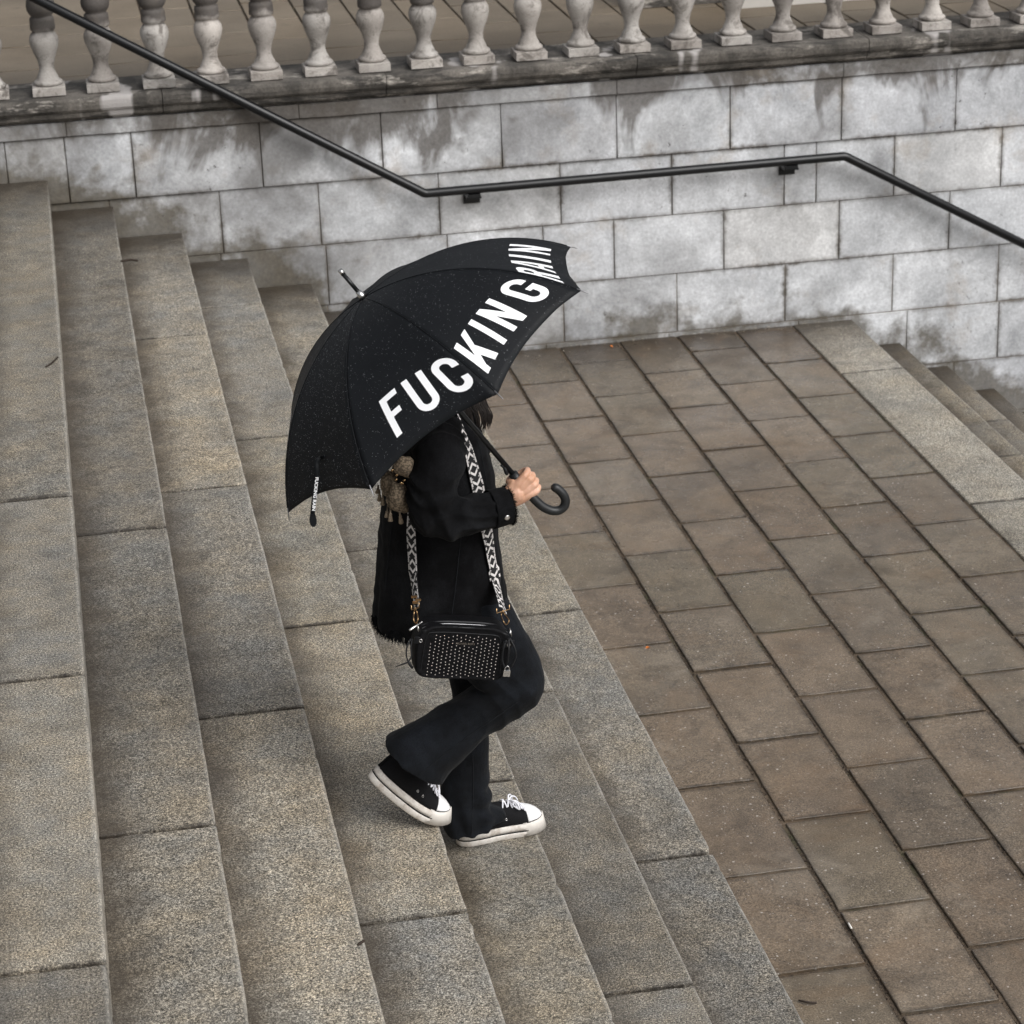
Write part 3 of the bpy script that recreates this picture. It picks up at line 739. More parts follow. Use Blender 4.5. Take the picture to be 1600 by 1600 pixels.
for ch, pn, s0, w in [('F',1,.375,.056), ('U',1,.625,.066), ('C',1,.876,.066), ('K',2,.150,.068), ('I',2,.345,.0195), ('N',2,.545,.066), ('G',2,.828,.066),
                      ('R',3,.068,.058), ('A',3,.282,.066), ('I',3,.455,.0195), ('N',3,.70,.072), ('N',7,.22,.066), ('I',7,.42,.0195), ('A',7,.62,.066), ('R',7,.86,.06)]:
    print_letter(ch, pn, s0, w)
# rain beads on the cloth
rg = random.Random(3); m = MB()
oct_f = [(0,1,4),(1,2,4),(2,3,4),(3,0,4)]
for _ in range(4800):
    i = rg.choice((0,0,0,0,0,1,1,2,2,3,7,7,7)); s = rg.random(); t = rg.random()**.6*.97+.02
    r = .0005+.0007*rg.random()**3
    p = can_pt(i, s, t, .0002); th = UT+(i+s)*PI/4
    nn = ((UU*math.cos(th)+UV_*math.sin(th))*math.sin(UPHI*t)+UN*math.cos(UPHI*t)).normalized(); a = nn.orthogonal().normalized(); b_ = nn.cross(a)
    m.add([p+a*r, p+b_*r, p-a*r, p-b_*r, p+nn*r*.8], oct_f)
tag(m.build('rain_beads', M_DROP, umb), kind='stuff')
# rib ends, frame, shaft
for i in range(8):
    e = rib_pt(i, 1.0); d = (rib_pt(i, 1.0)-rib_pt(i, .97)).normalized()
    m = MB(); m.tube([e-d*.012, e+d*.004, e+d*.019], [.0020,.0016,.0009], 8, round_ends=True); m.build('rib_tip', M_TIPM, umb)
    m = MB(); m.tube([rib_pt(i, t, .006) for t in np.linspace(.04, .985, 20)], .0016, 6); rb = m.build('rib', M_BLACKMET, umb)
    mid = rib_pt(i, .48, .007); run = UA-UN*.33
    m = MB(); th = UT+i*PI/4; m.tube([run+(UU*math.cos(th)+UV_*math.sin(th))*.012, mid], .0019, 6); m.build('stretcher', M_BLACKMET, rb)
m = MB(); m.tube([UA-UN*.305, UA-UN*.36], .013, 14); m.build('runner', M_BLACKMET, umb)
HC = UA-UN*.655        # where the handle starts
m = MB(); m.tube([UA-UN*.003, HC], .0078, 14); m.build('shaft', M_BLACKMET, umb)
m = MB(); m.tube([UA+UN*.0, UA+UN*.012, UA+UN*.024], [.013,.0095,.0075], 14); m.build('crown_cap', M_SILVER, umb)
m = MB(); m.tube([UA+UN*.02, UA+UN*.084], [.0056,.0060], 12); m.build('ferrule', M_BLACKMET, umb)
m = MB(); m.tube([UA+UN*.084, UA+UN*.101], [.0068,.0066], 12); m.build('ferrule_tip', M_SILVER, umb)
side = Vector((-.75,-.2,-.6)).normalized(); side = (side-UN*side.dot(UN)).normalized()
m = MB(); m.tube([HC+UN*.032+side*.006, HC+UN*.016+side*.012], [.006,.006], 8, round_ends=True); m.tube([HC+UN*.046+side*.008, HC+UN*.03+side*.008],.004,8); m.build('release_button', M_BLACKMET, umb)
m = MB(); m.tube([HC+UN*.004, HC-UN*.036], [.0135,.0130], 16); m.build('collar', M_RUBBER, umb)
hp = [HC-UN*.02, (1.2523,-6.4300,0.6289), (1.2738,-6.4350,0.5978), (1.2890,-6.4380,0.5781), (1.3062,-6.4400,0.5606), (1.3295,-6.4400,0.5465), (1.3514,-6.4400,0.5440), (1.3672,-6.4400,0.5548), (1.3714,-6.4400,0.5736), (1.3637,-6.4400,0.5928), (1.3517,-6.4380,0.6068), (1.3439,-6.4370,0.6120)]
hp = catmull(hp, 6); m = MB(); m.tube(hp, [.0128 if i > 12 else .0118 for i in range(len(hp))], 18, round_ends=True); m.build('crook_handle', M_RUBBER, umb)
# closure tie hanging off a panel
p0 = can_pt(0, .55, .842, .002); p1 = can_pt(0, .49, .855, .003)
tie = [p0, p1, Vector((0.6690,-6.6700,0.8583)), Vector((0.6626,-6.6750,0.8465)), Vector((0.6609,-6.6800,0.8288)), Vector((0.6602,-6.6800,0.8055)), Vector((0.6549,-6.6800,0.7754)), Vector((0.6476,-6.6800,0.7400)), Vector((0.6428,-6.6800,0.7059))]
tie = catmull(tie, 5); V = []; F = []
wd = Vector((.95,-.25,.1)).normalized()*.0062
for i, p in enumerate(tie):
    tw = math.sin(i*.35)*.35; w = Vector((wd.x*math.cos(tw), wd.y-math.sin(tw)*.003, wd.z)); V += [p-w, p+w]
for i in range(len(tie)-1): F.append((2*i, 2*i+1, 2*i+3, 2*i+2))
o = ob('closure_tie', V, F, M_CANOPY, umb, True); sm = o.modifiers.new('thickness', 'SOLIDIFY'); sm.thickness = .0012
te = tie[-1]
m = MB(); m.rings([[te+Vector((dx, dy, dz)) for dx, dy in ((-w_, -.003), (w_, -.003), (w_, .001), (-w_, .001))] for dz, w_ in ((.002,.0065), (-.014,.0095), (-.026,.0085), (-.034,.003))]); m.build('tie_tab', M_CANOPY, o, False)
def text_mesh(txt, size, bold=.0):
    cu = bpy.data.curves.new('t', 'FONT'); cu.body = txt; cu.size = size; cu.offset = bold; cu.align_x = 'CENTER'; cu.align_y = 'CENTER'; cu.extrude = .0002
    t = bpy.data.objects.new('t', cu); col.objects.link(t); dg = bpy.context.evaluated_depsgraph_get(); dg.update()
    me = bpy.data.meshes.new_from_object(t.evaluated_get(dg)); bpy.data.objects.remove(t); bpy.data.curves.remove(cu); return me
tm = text_mesh("FUCKING RAIN", .0135, .0004)
a, b_ = Vector((0.6602,-6.6840,0.8124)), Vector((0.6448,-6.6840,0.7182))
xd = (a-b_).normalized()*-1; yd = Vector((1,0,0)); zd = xd.cross(yd).normalized(); yd = zd.cross(xd)
if zd.y > 0: zd = -zd; yd = -yd
L_ = max(v.co.x for v in tm.vertices)-min(v.co.x for v in tm.vertices); ksc = (a-b_).length/L_*.98
tv = [tuple((a+b_)/2+xd*(v.co.x*ksc)+yd*(v.co.y*.85)+zd*(.0015+v.co.z)) for v in tm.vertices]
ob('printed_words', tv, [tuple(p.vertices) for p in tm.polygons], M_PRINT, o, False)

# ================================================================== the woman
per = tag(empty('person', (1.2, -6.15, -.6768)), 'woman in black jacket and flared jeans walking down the steps in platform trainers', 'person')
def Pt(t): return Vector(t)
# ---- body (continuous skin): head, neck, trunk, arms, legs
m = MB()
def limb(ps, rs): m.tube(catmull(ps, 4), list(np.interp(np.linspace(0, 1, 4*(len(ps)-1)+1), np.linspace(0, 1, len(rs)), rs)), 14, round_ends=True)
hd = Vector((1.085, -6.2, .885))
def fvec(x, y, z): return hd+Vector((x, y, z))
m.ball(fvec(-.008,0,.018), (.098,.076,.105), 20, 14); m.ball(fvec(.03,0,-.045), (.062,.055,.065), 16, 10); m.ball(fvec(.068,0,-.088), (.02,.022,.016), 10, 8)
m.tube([fvec(.092,0,.02), fvec(.112,0,-.022)], [.008,.014], 8, round_ends=True)                        # nose
m.ball(fvec(.088,0,-.056), (.012,.024,.007), 10, 6); m.ball(fvec(.085,0,-.067), (.011,.021,.007), 10, 6)  # lips
for s in (-1, 1): m.ball(fvec(-.005, s*.077, -.005), (.022,.008,.032), 10, 8)                            # ears
limb([fvec(-.015,0,-.06), fvec(-.03,0,-.13), (1.055,-6.2,.72)], [.05,.052,.06])
tr = [((1.12,0,.76),(1.0,0,.76),.11,-6.2), ((1.18,0,.62),(.99,0,.60),.135,-6.2), ((1.17,0,.42),(1.0,0,.42),.115,-6.2), ((1.15,0,.28),(1.0,0,.28),.105,-6.2), ((1.15,0,.12),(.98,0,.14),.140,-6.2), ((1.13,0,.02),(.98,0,.02),.12,-6.2)]
m.rings(lerp_rings(tr, 4), True)
SH = Vector((1.045, -6.345, .725)); EL = Vector((0.9929,-6.4400,0.5868)); WR = Vector((1.2099,-6.4250,0.5818))
limb([SH, (SH+EL)/2+Vector((0,-.02,0)), EL], [.046,.036,.030]); limb([EL, (EL+WR)/2+Vector((0,0,-.008)), WR], [.030,.028,.025])
SL = Vector((1.045,-6.055,.725)); E2 = Vector((1.03,-5.99,.42)); W2 = Vector((1.12,-6.0,.20))
limb([SL, E2], [.05,.04]); limb([E2, W2], [.04,.026])
m.ball(W2+Vector((.02,0,-.05)), (.022,.016,.045), 10, 8)
for k, (dx, ln) in enumerate(((-.014,.05),(-.004,.06),(.006,.062),(.016,.055))):
    b0 = W2+Vector((.022+dx*.9, -.002, -.085)); limb([b0, b0+Vector((.006,-.004,-ln*.55)), b0+Vector((.0,-.018,-ln*.95))], [.0085,.008,.0065])
b0 = W2+Vector((.035,-.004,-.03)); limb([b0, b0+Vector((.022,-.008,-.03)), b0+Vector((.024,-.016,-.055))], [.010,.009,.007])
HR = Vector((1.0743,-6.2800,0.2577)); KR = Vector((1.2238,-6.3100,-0.0276)); AR = Vector((0.9160,-6.2700,-0.2512))
HL = Vector((1.1162,-6.1300,0.1877)); KL = Vector((1.1316,-6.1200,-0.2310)); AL = Vector((1.1093,-6.1000,-0.6178))
limb([HR, (HR+KR)/2, KR], [.066,.054,.042]); limb([KR, KR*.6+AR*.4, AR], [.040,.040,.026]); limb([HL, (HL+KL)/2, KL], [.066,.048,.040]); limb([KL, KL*.6+AL*.4, AL], [.040,.040,.028])
body_me = remesh(mesh('b', m.V, m.F), .007, 3)
# ---- right hand gripping the handle (finer, same skin mesh)
HCN = UA-UN*.704; e1 = -UN
cvec = Vector((-.16,-.911,.38)); cvec = (cvec-e1*cvec.dot(e1)).normalized(); fv = e1.cross(cvec).normalized()
if fv.x < 0: fv = -fv
hm = MB()
def hl(ps, rs, k=3): hm.tube(catmull(ps, k), list(np.interp(np.linspace(0, 1, k*(len(ps)-1)+1), np.linspace(0, 1, len(rs)), rs)), 12, round_ends=True)
def hpnt(a, f_, c): return HCN+e1*a+fv*f_+cvec*c
wr = WR
offs = [-.031, -.0115, .008, .0265]; kn = []
for j, a in enumerate(offs):
    K0 = hpnt(a, .030-.004*abs(j-1.2), .0175-.001*j); kn.append(K0)
    sc_ = (1.0, 1.05, 1.0, .85)[j]; r = (.0098,.0100,.0094,.0082)[j]
    P1 = hpnt(a+.001, .0385*sc_-.001, -.006); P2 = hpnt(a+.002, .0245, -.0255); P3 = hpnt(a+.003, .002, -.0275); P4 = hpnt(a+.003, -.014, -.0185)
    hl([K0-fv*.012, K0, P1, P2, P3, P4], [r*1.0, r*1.12, r*.98, r*1.0, r*.92, r*.8])
# back of the hand: metacarpals fan from the wrist
wr2 = WR+(kn[1]-WR)*.12
for j, K0 in enumerate(kn):
    base = WR+(K0-WR)*.22+e1*(-.012+.008*j)*.8
    hl([WR+(WR-EL).normalized()*(-.02)+e1*(-.008+.005*j), base, base*.45+K0*.55+cvec*.002, K0-fv*.006], [.017,.0150,.0135,.0108])
hm.ball(WR*.45+HCN*.55+cvec*.008, (.026,.020,.026), 12, 8)
hl([WR+e1*-.014, hpnt(-.028,-.014,.004), hpnt(-.037,-.020,-.012), hpnt(-.034,-.006,-.027), hpnt(-.024,.010,-.034)], [.017,.0155,.0125,.0105,.0085])   # thumb round the far side
hl([WR-(WR-EL).normalized()*.05, WR-(WR-EL).normalized()*.02, WR+(HCN-WR)*.35], [.026,.0245,.026])
hand_me = remesh(mesh('h', hm.V, hm.F), .0021, 4)
bm_v = [tuple(v.co) for v in body_me.vertices]; bm_f = [tuple(p.vertices) for p in body_me.polygons]
n0 = len(bm_v); bm_v += [tuple(v.co) for v in hand_me.vertices]; bm_f += [tuple(i+n0 for i in p.vertices) for p in hand_me.polygons]
ob('body', bm_v, bm_f, M_SKIN, per, True)
# ---- face details
M_EYE = plain("eye_white", (.7,.68,.66,1), .2); M_IRIS = plain("brown_iris", (.03,.015,.008,1), .2); M_LIP = plain("lip_skin", srgb(170,105,95), .45)
for s in (-1, 1):
    e = MB(); e.ball(fvec(.074, s*.031, .012), .0115, 10, 8); eo = e.build('eye', M_EYE, per); e = MB(); e.ball(fvec(.0835, s*.032, .011), .0045, 8, 6); e.build('iris', M_IRIS, eo)
    e = MB(); e.tube([fvec(.090, s*.015, .030), fvec(.089, s*.03, .035), fvec(.080, s*.047, .029)], .003, 6, round_ends=True); e.build('eyebrow', M_HAIR, per)
e = MB(); e.ball(fvec(.096,0,-.0565), (.007,.022,.006), 10, 6); e.ball(fvec(.094,0,-.066), (.007,.019,.006), 10, 6); tag(e.build('lips', M_LIP, per))
# ---- hair
h = MB(); rg = random.Random(5)
h.ball(fvec(-.022,0,.036), (.108,.088,.105), 20, 12); h.ball(fvec(-.055,0,-.02), (.075,.082,.11), 16, 10)
hc = remesh(mesh('hh', h.V, h.F), .006, 6, lambda c, n: .003*noise.noise(c*35))
hair = ob('hair', hc, None, M_HAIR, per)
h = MB()
for _ in range(420):
    a = rg.uniform(.9, 2*PI-.9) if rg.random() < .8 else rg.uniform(.55, .9)*rg.choice((-1, 1))
    r0 = rg.uniform(.085,.10); x0, y0 = -.02+r0*math.cos(a), .082*math.sin(a)
    L_ = rg.uniform(.14,.20) if a > 2.2 and a < 4.1 else rg.uniform(.11,.17)
    p = [fvec(x0*.75, y0*.8, .085), fvec(x0, y0, .03), fvec(x0*1.02+.004*rg.random(), y0*1.05, -.06), fvec(x0*1.0+rg.uniform(-.01,.012), y0*1.05+rg.uniform(-.01,.01), -.06-L_*.55)]
    h.tube(catmull(p, 4), [.0028]*9+[.0024,.0018,.0012,.0006], 4)
# the lock falling beside the cheek
for _ in range(64):
    ex = rg.uniform(728, 760); dz = rg.uniform(-.012,.006)
    x0 = .02+(ex-742)/18*.055; dz += .0 if ex > 742 else -.02
    p = [fvec(x0*.6+.01,-.072,.08), fvec(x0+.015,-.080,.0), fvec(x0+.030,-.082,-.06), fvec(x0+.044+rg.uniform(-.004,.004),-.082,-.100+dz), fvec(x0+.042+rg.uniform(-.006,.006),-.080,-.128+dz-(.012 if ex < 752 else 0))]
    h.tube(catmull(p, 4), [.0022]*13+[.0018,.0014,.001,.0004], 4)
tag(h.build('hair_strands', M_HAIR, per), kind='stuff')

# ---- jacket
YT = -6.20
def FB(f, b_, d, y=YT): return (f, b_, d, y)
JR = [FB((1.1555,-6.2000,0.7950), (1.0790,-6.2000,0.8104), .062), FB((1.1689,-6.2000,0.7627), (1.0561,-6.2000,0.7897), .10), FB((1.1821,-6.2000,0.7227), (1.0178,-6.2000,0.7552), .155), FB((1.1983,-6.2000,0.6626), (0.9711,-6.2000,0.7021), .178), FB((1.2120,-6.2000,0.5826), (0.9246,-6.2000,0.6195), .185),
      FB((1.2179,-6.2000,0.4889), (0.8938,-6.2000,0.5247), .18), FB((1.2183,-6.2000,0.3988), (0.8757,-6.2000,0.4316), .175), FB((1.2263,-6.2000,0.3070), (0.8626,-6.2000,0.3290), .182), FB((1.2331,-6.2000,0.2308), (0.8515,-6.2000,0.2292), .192), FB((1.2407,-6.2000,0.1765), (0.8417,-6.2000,0.1548), .20)]
t = MB(); t.rings(lerp_rings(JR, 5), True)
hem_ring = lerp_rings(JR, 5)[-1]
def jdisp(c, n):
    v = .0065*noise.noise(Vector((c.x*13, c.y*13, c.z*4)))+.0032*noise.noise(c*30)
    lo = max(0, min(1, (.45-c.z)/.3))
    v += .007*lo*math.sin(math.atan2(c.y+6.2, c.x-1.02)*9+3*noise.noise(c*3))
    return v
torso_me = remesh(mesh('t', t.V, t.F), .006, 5, jdisp)
TB = BVHTree.FromPolygons([tuple(v.co) for v in torso_me.vertices], [tuple(p.vertices) for p in torso_me.polygons])
jk = ob('jacket', torso_me, None, M_JACKET, per)
def sleeve(name, P, Rr, dirn, parent, seed=0):
    s_ = MB(); C_ = catmull(P, 6); rr = list(np.interp(np.linspace(0, 1, len(C_)), np.linspace(0, 1, len(Rr)), Rr)); s_.tube(C_, rr, 26, round_ends=False)
    EE = Vector(P[len(P)//2])
    def d(c, n):
        # folds ring the elbow and run down the forearm
        q = (c-EE).length
        k = math.exp(-(q/.09)**2)
        ph = (c.x*.9+c.z*.45)*75+5*noise.noise(c*9+Vector((seed,0,0)))
        w = .013*k*(1-2.2*abs(math.sin(ph*.5)))*.8+.004*(1-2*abs(math.sin((c.x*.35+c.z)*48+6*noise.noise(c*7))))
        return w+.0075*noise.noise(c*13+Vector((seed,0,0)))+.0025*noise.noise(c*40)
    return ob(name, remesh(mesh('s', s_.V, s_.F), .0045, 4, d), None, M_JACKET, parent)
RS = [(1.035,-6.31,.775), (1.0275,-6.4000,0.7274), (0.9995,-6.4400,0.6508), (1.0043,-6.4550,0.5781), (1.0719,-6.4550,0.5648), (1.1404,-6.4450,0.5666), (1.1821,-6.4350,0.5686)]
sleeve('sleeve', RS, [.072,.074,.071,.068,.061,.054,.049], None, jk)
sleeve('sleeve', [(1.035,-6.09,.775), (1.035,-6.0,.60), (1.03,-5.985,.43), (1.07,-5.985,.31), (1.115,-5.995,.22)], [.07,.07,.062,.055,.048], None, jk, 5)
def ring_at(c, ax, r, n=24, sq=1.0):
    ax = ax.normalized(); u = ax.orthogonal().normalized(); v = ax.cross(u); return [c+(u*math.cos(2*PI*j/n)+v*math.sin(2*PI*j/n))*r for j in range(n)]
c0 = Vector((1.1577,-6.4400,0.5685)); c1 = Vector((1.2089,-6.4280,0.5705)); ax = c1-c0
cu = MB(); cu.rings([ring_at(c0, ax, .0520), ring_at(c0, ax, .0555), ring_at(c0+ax*.06, ax, .0565), ring_at(c1-ax*.06, ax, .0535), ring_at(c1, ax, .0525), ring_at(c1, ax, .0475), ring_at(c1-ax*.4, ax, .045)], False)
cuff = ob('cuff', remesh(mesh('cf', cu.V, cu.F), .003, 1, lambda c, n: .0016*noise.noise(c*40)) if False else mesh('cuff', cu.V, cu.F, True), None, M_JACKET, jk)
bt = MB(); bc = Vector((1.1723,-6.4900,0.5579)); bn = Vector((-.05,-.93,-.32)).normalized(); c_mid = c0+(c1-c0)*.5
bn = (bc-c_mid); bn = (bn-ax*bn.dot(ax)/ax.length_squared).normalized(); bc = c_mid+bn*.0555
bt.tube([bc-bn*.002, bc+bn*.0012, bc+bn*.0028, bc+bn*.0032], [.0085,.0085,.0075,.004], 18); bt.build('button', M_SILVER, cuff)
# frayed edges
def fray(name, pts, dirf, n, L0, L1, parent, seed=1, r=.00055, back=.003):
    rg = random.Random(seed); f = MB(); P = [Vector(p) for p in pts]
    for _ in range(n):
        k = rg.random()*len(P); i = int(k) % len(P); p = P[i].lerp(P[(i+1) % len(P)], k-int(k))
        d = dirf(p, rg); L_ = rg.uniform(L0, L1); s_ = Vector((rg.uniform(-1,1), rg.uniform(-1,1), rg.uniform(-1,1)))*.45
        q = p+d*L_*.5+s_*L_*.3; e = p+d*L_+s_*L_
        f.tube([p-d*back, q, e], [r, r*.9, r*.4], 3)
    return tag(f.build(name, M_JACKET, parent), kind='stuff')
axn = ax.normalized()
fray('frayed_cuff', ring_at(c1, ax, .051, 40), lambda p, g: (axn*.8+(p-c1).normalized()*.9).normalized(), 900, .003, .010, cuff, 2, .0007)
fray('frayed_hem', hem_ring, lambda p, g: (Vector((0,0,-1))+Vector((p.x-1.02, p.y-YT, 0)).normalized()*.35).normalized(), 2200, .002, .016, jk, 3, .0009, .022)
th = MB(); th.tube(catmull([(1.1905,-6.4700,0.5325), (1.1863,-6.4700,0.5157), (1.1783,-6.4600,0.4932), (1.1726,-6.4600,0.4862)], 4), .0005, 4); th.build('loose_thread', M_JACKET, cuff)
# jacket seams and collar
def drape(x, z, off=.004, side_=-1):
    hit = TB.ray_cast(Vector((x, -6.2+side_*1.2, z)), Vector((0, -side_, 0)))
    if hit[0] is None: return Vector((x, -6.2+side_*.05, z))
    n_ = hit[1] if hit[1].dot(Vector((0, side_, 0))) > 0 else -hit[1]
    return hit[0]+n_*off
def xz(t): return (t[0], t[2])
for nm, P in (('seam', [(1.1497,-6.3800,0.7298), (1.1611,-6.3800,0.6523), (1.1661,-6.3800,0.5941)]), ('seam', [(1.0831,-6.3900,0.4755), (1.0723,-6.3900,0.3946), (1.0576,-6.3900,0.3075), (1.0435,-6.3900,0.2395)]), ('seam', [(0.9047,-6.3600,0.5186), (0.8877,-6.3600,0.4034), (0.8706,-6.3600,0.2869)])):
    s_ = MB(); q = [drape(p[0], p[2], .0008) for p in catmull(P, 6)]; s_.tube(q, .0013, 5, round_ends=True); s_.build(nm, M_SEAM, jk)
cl = MB(); cr = []
for j in range(15):
    a = .5+(2*PI-1.0)*j/14; ca, sa = math.cos(a), math.sin(a); base = Vector((1.10+.062*ca, YT+.075*sa, .735-.02*ca)); tip = Vector((1.10+.105*ca, YT+.125*sa, .690-.03*ca))
    cr.append([base+Vector((0,0,.0)), base+Vector((.01*ca,.01*sa,.022)), tip+Vector((.006*ca,.006*sa,.008)), tip, base+Vector((.006*ca,.006*sa,-.006))])
cl.rings(cr, True); cl.build('collar', M_JACKET, jk)

# ---- jeans
RJ = [FB((1.2159,-6.2800,0.2308), (0.9686,-6.2800,0.2703), .088, -6.285), FB((1.2442,-6.3000,0.1793), (0.9860,-6.3000,0.1963), .088, -6.295), FB((1.2705,-6.3100,0.1193), (1.0217,-6.3100,0.1151), .084, -6.305), FB((1.2988,-6.3100,0.0541), (1.0596,-6.3100,0.0386), .078, -6.312), FB((1.3180,-6.3100,-0.0042), (1.1025,-6.3100,-0.0205), .072, -6.315),
      FB((1.3203,-6.3100,-0.0566), (1.1170,-6.3100,-0.0369), .070, -6.315), FB((1.2899,-6.3100,-0.1092), (1.1054,-6.3100,-0.0416), .070, -6.312), FB((1.2135,-6.3100,-0.1582), (1.0550,-6.3100,-0.0685), .066, -6.31), FB((1.1450,-6.3100,-0.1977), (0.9774,-6.3100,-0.1105), .064, -6.305), FB((1.0932,-6.3100,-0.2459), (0.9151,-6.3100,-0.1463), .068, -6.30), FB((1.0454,-6.3100,-0.2905), (0.8685,-6.3100,-0.1695), .076, -6.297), FB((1.0135,-6.3100,-0.3182), (0.8432,-6.3100,-0.1851), .086, -6.292)]
LJ = [FB((1.2382,-6.1300,0.1628), (0.9889,-6.1300,0.2028), .088, -6.12), FB((1.2271,-6.1300,0.0703), (1.0163,-6.1300,0.0959), .088, -6.115), FB((1.2101,-6.1300,-0.0224), (1.0497,-6.1300,-0.0130), .078, -6.115), FB((1.1966,-6.1200,-0.1212), (1.0683,-6.1200,-0.1112), .070, -6.115), FB((1.1847,-6.1200,-0.2272), (1.0760,-6.1200,-0.2022), .062, -6.112),
      FB((1.1787,-6.1200,-0.3350), (1.0571,-6.1200,-0.3188), .062, -6.11), FB((1.1769,-6.1200,-0.4337), (1.0366,-6.1200,-0.4255), .068, -6.108), FB((1.1800,-6.1200,-0.5072), (1.0211,-6.1200,-0.5052), .074, -6.106), FB((1.1964,-6.1200,-0.5518), (1.0183,-6.1200,-0.5671), .080, -6.105), FB((1.2131,-6.1200,-0.5855), (1.0278,-6.1200,-0.6199), .085, -6.105)]
def jeans_leg(keys, sag=0):
    q = MB(); R_ = lerp_rings(keys, 4)
    if sag:      # the flared hem hangs lower on the outer side, over the heel
        for i in range(1, 4):
            for v in R_[-i]:
                k = max(0, -(v.y-keys[-1][3])/keys[-1][2]); v.z -= sag*(k**.8)*(1-(i-1)*.3); v.x -= sag*.25*k*(1-(i-1)*.3)
    q.rings(R_, True); return q
q = jeans_leg(RJ, .028); q2 = jeans_leg(LJ); q.add(q2.V, q2.F)
q.rings(lerp_rings([((1.20,0,.28),(.98,0,.30),.155,-6.2), ((1.21,0,.18),(.96,0,.20),.17,-6.2), ((1.20,0,.09),(.97,0,.10),.165,-6.2), ((1.15,0,.03),(1.0,0,.04),.12,-6.2)], 3), True)
KN = Vector((1.1654,-6.3100,-0.0618)); HMr = Vector((1.1924,-6.1200,-0.5513)); BK = Vector((1.1013,-6.3600,-0.0150))
def jd(c, n):
    v = .0026*noise.noise(c*14)+.0014*noise.noise(c*38)
    k = math.exp(-((c-KN).length/.075)**2)
    v += .0030*k*(1-2*abs(math.sin(((c.x*.55-c.z*.83)*150+6*noise.noise(c*8))*.5)))
    if c.y > -6.21:
        k = math.exp(-((c-HMr).length/.085)**2); v += .011*k*math.sin((c.x*.45+c.z)*90+4*noise.noise(c*10))
        v += .004*math.sin(c.x*110+3*noise.noise(c*6))*max(0, min(1, (-.35-c.z)/.2))
    else:
        lo = max(0, min(1, (.98-c.x)/.12)); v += .0028*lo*math.sin((c.x*.6-c.z*.8)*70+5*noise.noise(c*6))+.0018*(1-2*abs(math.sin((c.x*.8+c.z*.6)*38+5*noise.noise(c*5))))
    return v
jeans_me = remesh(mesh('j', q.V, q.F), .004, 2, jd)
JB = BVHTree.FromPolygons([tuple(v.co) for v in jeans_me.vertices], [tuple(p.vertices) for p in jeans_me.polygons])
jn = ob('jeans', jeans_me, None, M_JEANS, per)
def onto(BV, p, off=.0006, side_=-1):
    hit = BV.ray_cast(Vector((p[0], -7.2, p[2])), Vector((0, 1, 0)))
    return hit[0]+Vector((0,-off,0)) if hit[0] is not None else Vector(p)
for P in ([(1.1186,-6.1700,-0.3298), (1.1173,-6.1700,-0.4103), (1.1113,-6.1700,-0.5085), (1.1020,-6.1700,-0.5916)], [(1.2241,-6.3600,-0.0660), (1.1541,-6.3600,-0.1151), (1.0762,-6.3600,-0.1676), (0.9981,-6.3600,-0.2202), (0.9298,-6.3600,-0.2636)]):
    s_ = MB(); s_.tube([onto(JB, p) for p in catmull(P, 8)], .0016, 5, round_ends=True); s_.build('seam', M_SEAM, jn)

